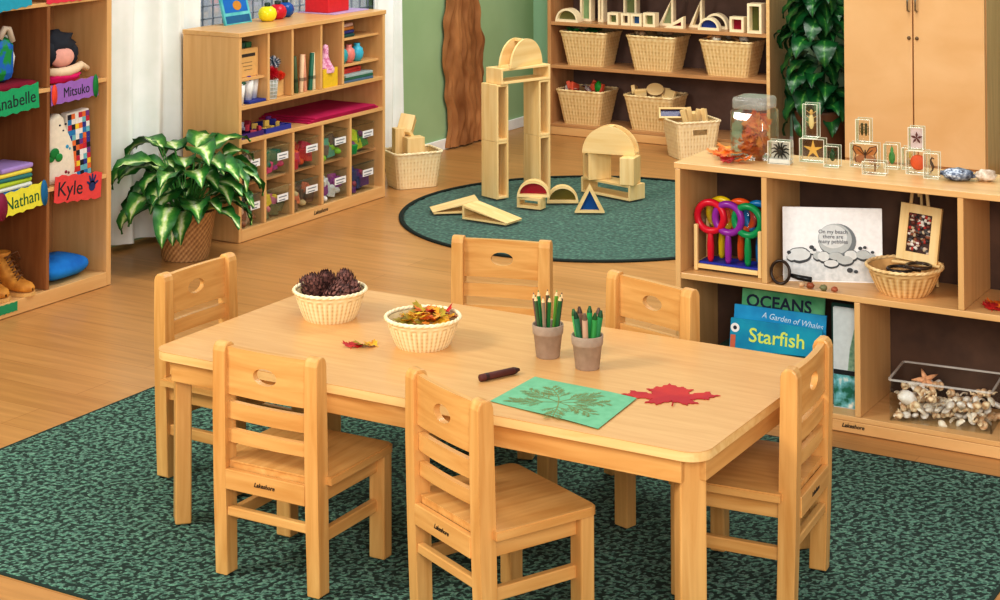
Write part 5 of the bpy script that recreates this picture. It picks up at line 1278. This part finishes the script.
name_tag('green name tag at the left edge of the cubby', 'Anabelle', .735, 1.005, .742, .834, (30, 170, 110), .066, (), .06, wd=.95, txo=.010)
name_tag('yellow name tag with a maroon and a blue end on the cubby', 'Nathan', .80, 1.045, .372, .458, (240, 232, 70), .066, ((-.105, .030, .052, (140, 30, 70)), (.112, .018, .050, (24, 110, 160))), .07, ink=(20, 100, 60), wd=.9)
name_tag('turquoise name tag at the top left corner of the cubby', '', .74, .965, 1.128, 1.20, (40, 168, 196), .07, ((-.09, .02, .03, (220, 214, 240)),), .08)
name_tag('coral red name tag high on the cubby', '', 1.045, 1.255, 1.134, 1.20, (232, 60, 84), .07, (), 0)
name_tag('small green name tag on the cubby base beside the boots', '', .79, .90, .012, .045, (40, 150, 100), .03, (), 0)
X0 = -2.66
# rag doll cushion with black hair
t = thing('rag_doll', 'soft rag doll with black hair and bright pink skirt in the cubby', 'doll', (X0, 1.185, .8155))
hb_ = MB(); hb_.ball((0, .0, .135), (.055, .092, .062), 20, jit=.45, seed=4); hb_.ball((.012, -.055, .115), (.045, .040, .048), 14, jit=.3, seed=2); hb_.ball((.012, .06, .105), (.045, .034, .052), 14, jit=.3, seed=9); hb_.build('hair', cm((36, 40, 50), .8), t)
mb = MB(); mb.ball((.040, 0, .098), (.030, .060, .040), 18, cm((238, 176, 160), .8)); mb.build('face', None, t)
MB().tube([(.055, -.09, .052), (.068, -.045, .046), (.074, 0, .046), (.068, .05, .052), (.052, .09, .060), (.045, .135, .040)], [.014, .018, .019, .018, .015, .011], 10).build('collar_and_arm', cm((240, 214, 180), .8), t)
mb = MB(); mb.ball((.03, 0, .024), (.058, .100, .026), 20, None, None, .2, 5); mb.build('skirt', cm((226, 20, 110), .8), t)
# white pillow figure and patchwork quilt
mb = MB(); n = 24; rows = 14; vs = []
for j in range(rows+1):
    f = j/rows; wd = .082*(1-f**2.2*.62)*(1 if f < .98 else .3); th_ = .030*(1-.3*f)
    for i in range(n): a = 2*pi*i/n; vs.append((th_*cos(a), wd*sin(a)*(1+.04*sin(f*14))+.012*sin(f*5), .003+.262*f))
t = thing('pillow_figure', 'white painted pillow figure with a green frog standing in the cubby', 'pillow', (X0+.045, 1.155, .4355), 0)
mb.add(vs, [(j*n+i, j*n+(i+1) % n, (j+1)*n+(i+1) % n, (j+1)*n+i) for j in range(rows) for i in range(n)]+[tuple(range(n)), tuple(rows*n+i for i in range(n))], None, None, True); mb.build('pillow_body', cm((240, 228, 208), .85), t)
mb = MB()
for (y, z, r_, c_) in ((-.035, .118, .026, (20, 130, 60)), (-.050, .10, .018, (20, 130, 60)), (-.015, .10, .02, (24, 140, 64)), (.030, .135, .010, (60, 160, 200)), (.045, .125, .008, (60, 160, 200)), (-.008, .222, .005, (40, 40, 50)), (.028, .222, .005, (40, 40, 50)), (.01, .200, .004, (60, 60, 70)), (.02, .04, .008, (150, 40, 60)), (.035, .035, .007, (150, 40, 60))):
    mb = MB(); xs = .030*(1-.3*z/.262)*sqrt(max(0, 1-(y/(.082*(1-(z/.262)**2.2*.62)))**2)); mb.ball((xs, y, z), (.004, r_, r_*.8), 12, cm(c_)); mb.build('frog_patch' if c_[0] < 30 else 'eye_dot' if z > .21 else 'painted_dot', None, t)
t = thing('patchwork_quilt', 'bright patchwork quilt of coloured squares folded upright in the cubby', 'quilt', (X0+.035, 1.275, .4355), 0, rot=(.05, 0, 0))
MB().box(-.02, .018, -.062, .062, 0, .262, b=.006).build('quilt_body', cm((236, 226, 214), .9), t)
mb = MB(); qc = [(214, 60, 50), (240, 236, 230), (50, 60, 150), (40, 130, 190), (246, 210, 60), (120, 60, 140), (30, 30, 50), (236, 120, 60), (200, 40, 70), (120, 190, 200), (240, 240, 240)]
rq = random.Random(8)
for i in range(6):
    for j in range(12): mb.box(.018, .0195, -.059+i*.0197, -.059+(i+1)*.0197-.0008, .006+j*.0208, .006+(j+1)*.0208-.0008, cm(qc[rq.randrange(11)], .5))
mb.build('patches', None, t)
# blue cushion
mb = MB(); n = 28; vs = []; rows = 10
for j in range(rows+1):
    p_ = pi*j/rows
    for i in range(n):
        a = 2*pi*i/n; e = .55; cx_, sx_ = cos(a), sin(a); r_ = sin(p_)**.6
        vs.append((.105*r_*abs(cx_)**e*(1 if cx_ > 0 else -1), .130*r_*abs(sx_)**e*(1 if sx_ > 0 else -1), .042-.040*cos(p_)*(1+.12*noise.noise(Vector((cx_*1.5, sx_*1.5, j))))))
mb.add(vs, [(j*n+i, j*n+(i+1) % n, (j+1)*n+(i+1) % n, (j+1)*n+i) for j in range(rows) for i in range(n)], None, None, True)
tag(mb.build('blue_cushion', M('blue_cloth', (30, 136, 220), (20, 110, 196), scale=12, rough=.85, bump=.3), None, (-2.69, 1.215, .051), (0, 0, .1)), 'plump bright blue cushion lying at the bottom of the cubby', 'cushion')
# backpack, burgundy cloth, folded hats
t = thing('painted_bag', 'blue and green painted bag with white trim at the left edge of the cubby', 'bag', (X0, .86, .850))
MB().box(-.05, .04, -.090, .090, 0, .17, b=.035).build('bag_body', M('globe_print', (30, 110, 200), (30, 150, 70), scale=14, rough=.6, lo=.46, hi=.52), t)
MB().tube([(.0, -.09, .02), (.012, -.093, .09), (.0, -.07, .165), (.0, 0, .19), (.0, .07, .165), (.012, .093, .09), (.0, .09, .02)], .010, 8).build('white_trim', cm((240, 240, 232), .8), t)
MB().tube([(.03, .01, .165), (.035, .03, .205), (.03, .055, .20), (.03, .075, .15)], .012, 8).build('strap', cm((216, 200, 180), .8), t)
tag(MB().box(-.08, .08, -.125, .125, 0, .033, b=.014).build('folded_cloth', cm((140, 20, 50), .9), None, (X0-.01, .905, .8155)), 'burgundy folded cloth under the blue and green painted bag', 'cloth')
for i, (c, nm) in enumerate((((70, 130, 190), 'blue'), ((240, 240, 236), 'white'), ((190, 210, 60), 'lime'), ((60, 130, 130), 'teal'), ((240, 224, 90), 'yellow'), ((180, 150, 214), 'lilac'))):
    tag(MB().box(-.075, .075, -.095+.004*i, .095+.006*(i == 5), 0, .0165+.003*(i == 5), b=.007).build('folded_cloth', cm(c, .9), None, (X0, .905, .4355+.0170*i), (0, 0, .04*(i % 3))), nm+' cloth in the folded pile behind the yellow name tag', 'cloth', 'folded pile in the cubby')
# boots
def boot(lab, loc, rz):
    t = thing('lace_up_boot', lab, 'boot', loc, rz, 'pair of tan boots'); lea = M('tan_leather', (222, 156, 62), (190, 122, 42), scale=30, rough=.65) if 'tan_leather' not in bpy.data.materials else bpy.data.materials['tan_leather']
    secs = [(-.050, .026, .012, .060), (-.030, .034, .012, .145), (-.005, .036, .012, .150), (.020, .036, .012, .100), (.045, .036, .012, .068), (.075, .037, .012, .052), (.100, .034, .012, .046), (.118, .022, .014, .036), (.124, .004, .018, .028)]
    mb = MB(); n = 20; vs = []
    for x, w_, z0, z1 in secs:
        for i in range(n):
            a = 2*pi*i/n; vs.append((x, w_*abs(cos(a))**.7*(1 if cos(a) > 0 else -1), (z0+z1)/2+(z1-z0)/2*abs(sin(a))**.8*(1 if sin(a) > 0 else -1)))
    mb.add(vs, [(j*n+i, j*n+(i+1) % n, (j+1)*n+(i+1) % n, (j+1)*n+i) for j in range(len(secs)-1) for i in range(n)]+[tuple(range(n))], None, None, True)
    mb.lathe([(.030, .135), (.033, .150), (.030, .152), (.024, .13)], 20, None, TR(-.018, 0, 0)); mb.build('upper', lea, t)
    MB().prism([(-.054, -.024), (-.045, -.034), (.08, -.039), (.11, -.034), (.127, -.012), (.127, .012), (.11, .034), (.08, .039), (-.045, .034), (-.054, .024)], 0, .013).build('sole', cm((226, 180, 110), .8), t)
    mb = MB()
    for k in range(5):
        x, z = .012+.013*k, .135-.017*k; mb.tube([(x, -.022, z), (x+.006, 0, z+.004), (x+.008, .022, z-.010)], .0028, 6); mb.tube([(x, .022, z), (x+.006, 0, z+.005), (x+.008, -.022, z-.010)], .0028, 6)
    mb.tube([(.012, .0, .14), (.03, .03, .15), (.035, .045, .12), (.02, .03, .13)], .0026, 6); mb.build('laces', cm((110, 70, 36)), t)
boot('tan leather lace up boot nearer the cubby divider', (-2.68, .955, .0505), R(8)); boot('tan leather lace up boot at the left edge of the picture', (-2.70, .865, .0505), R(-4))
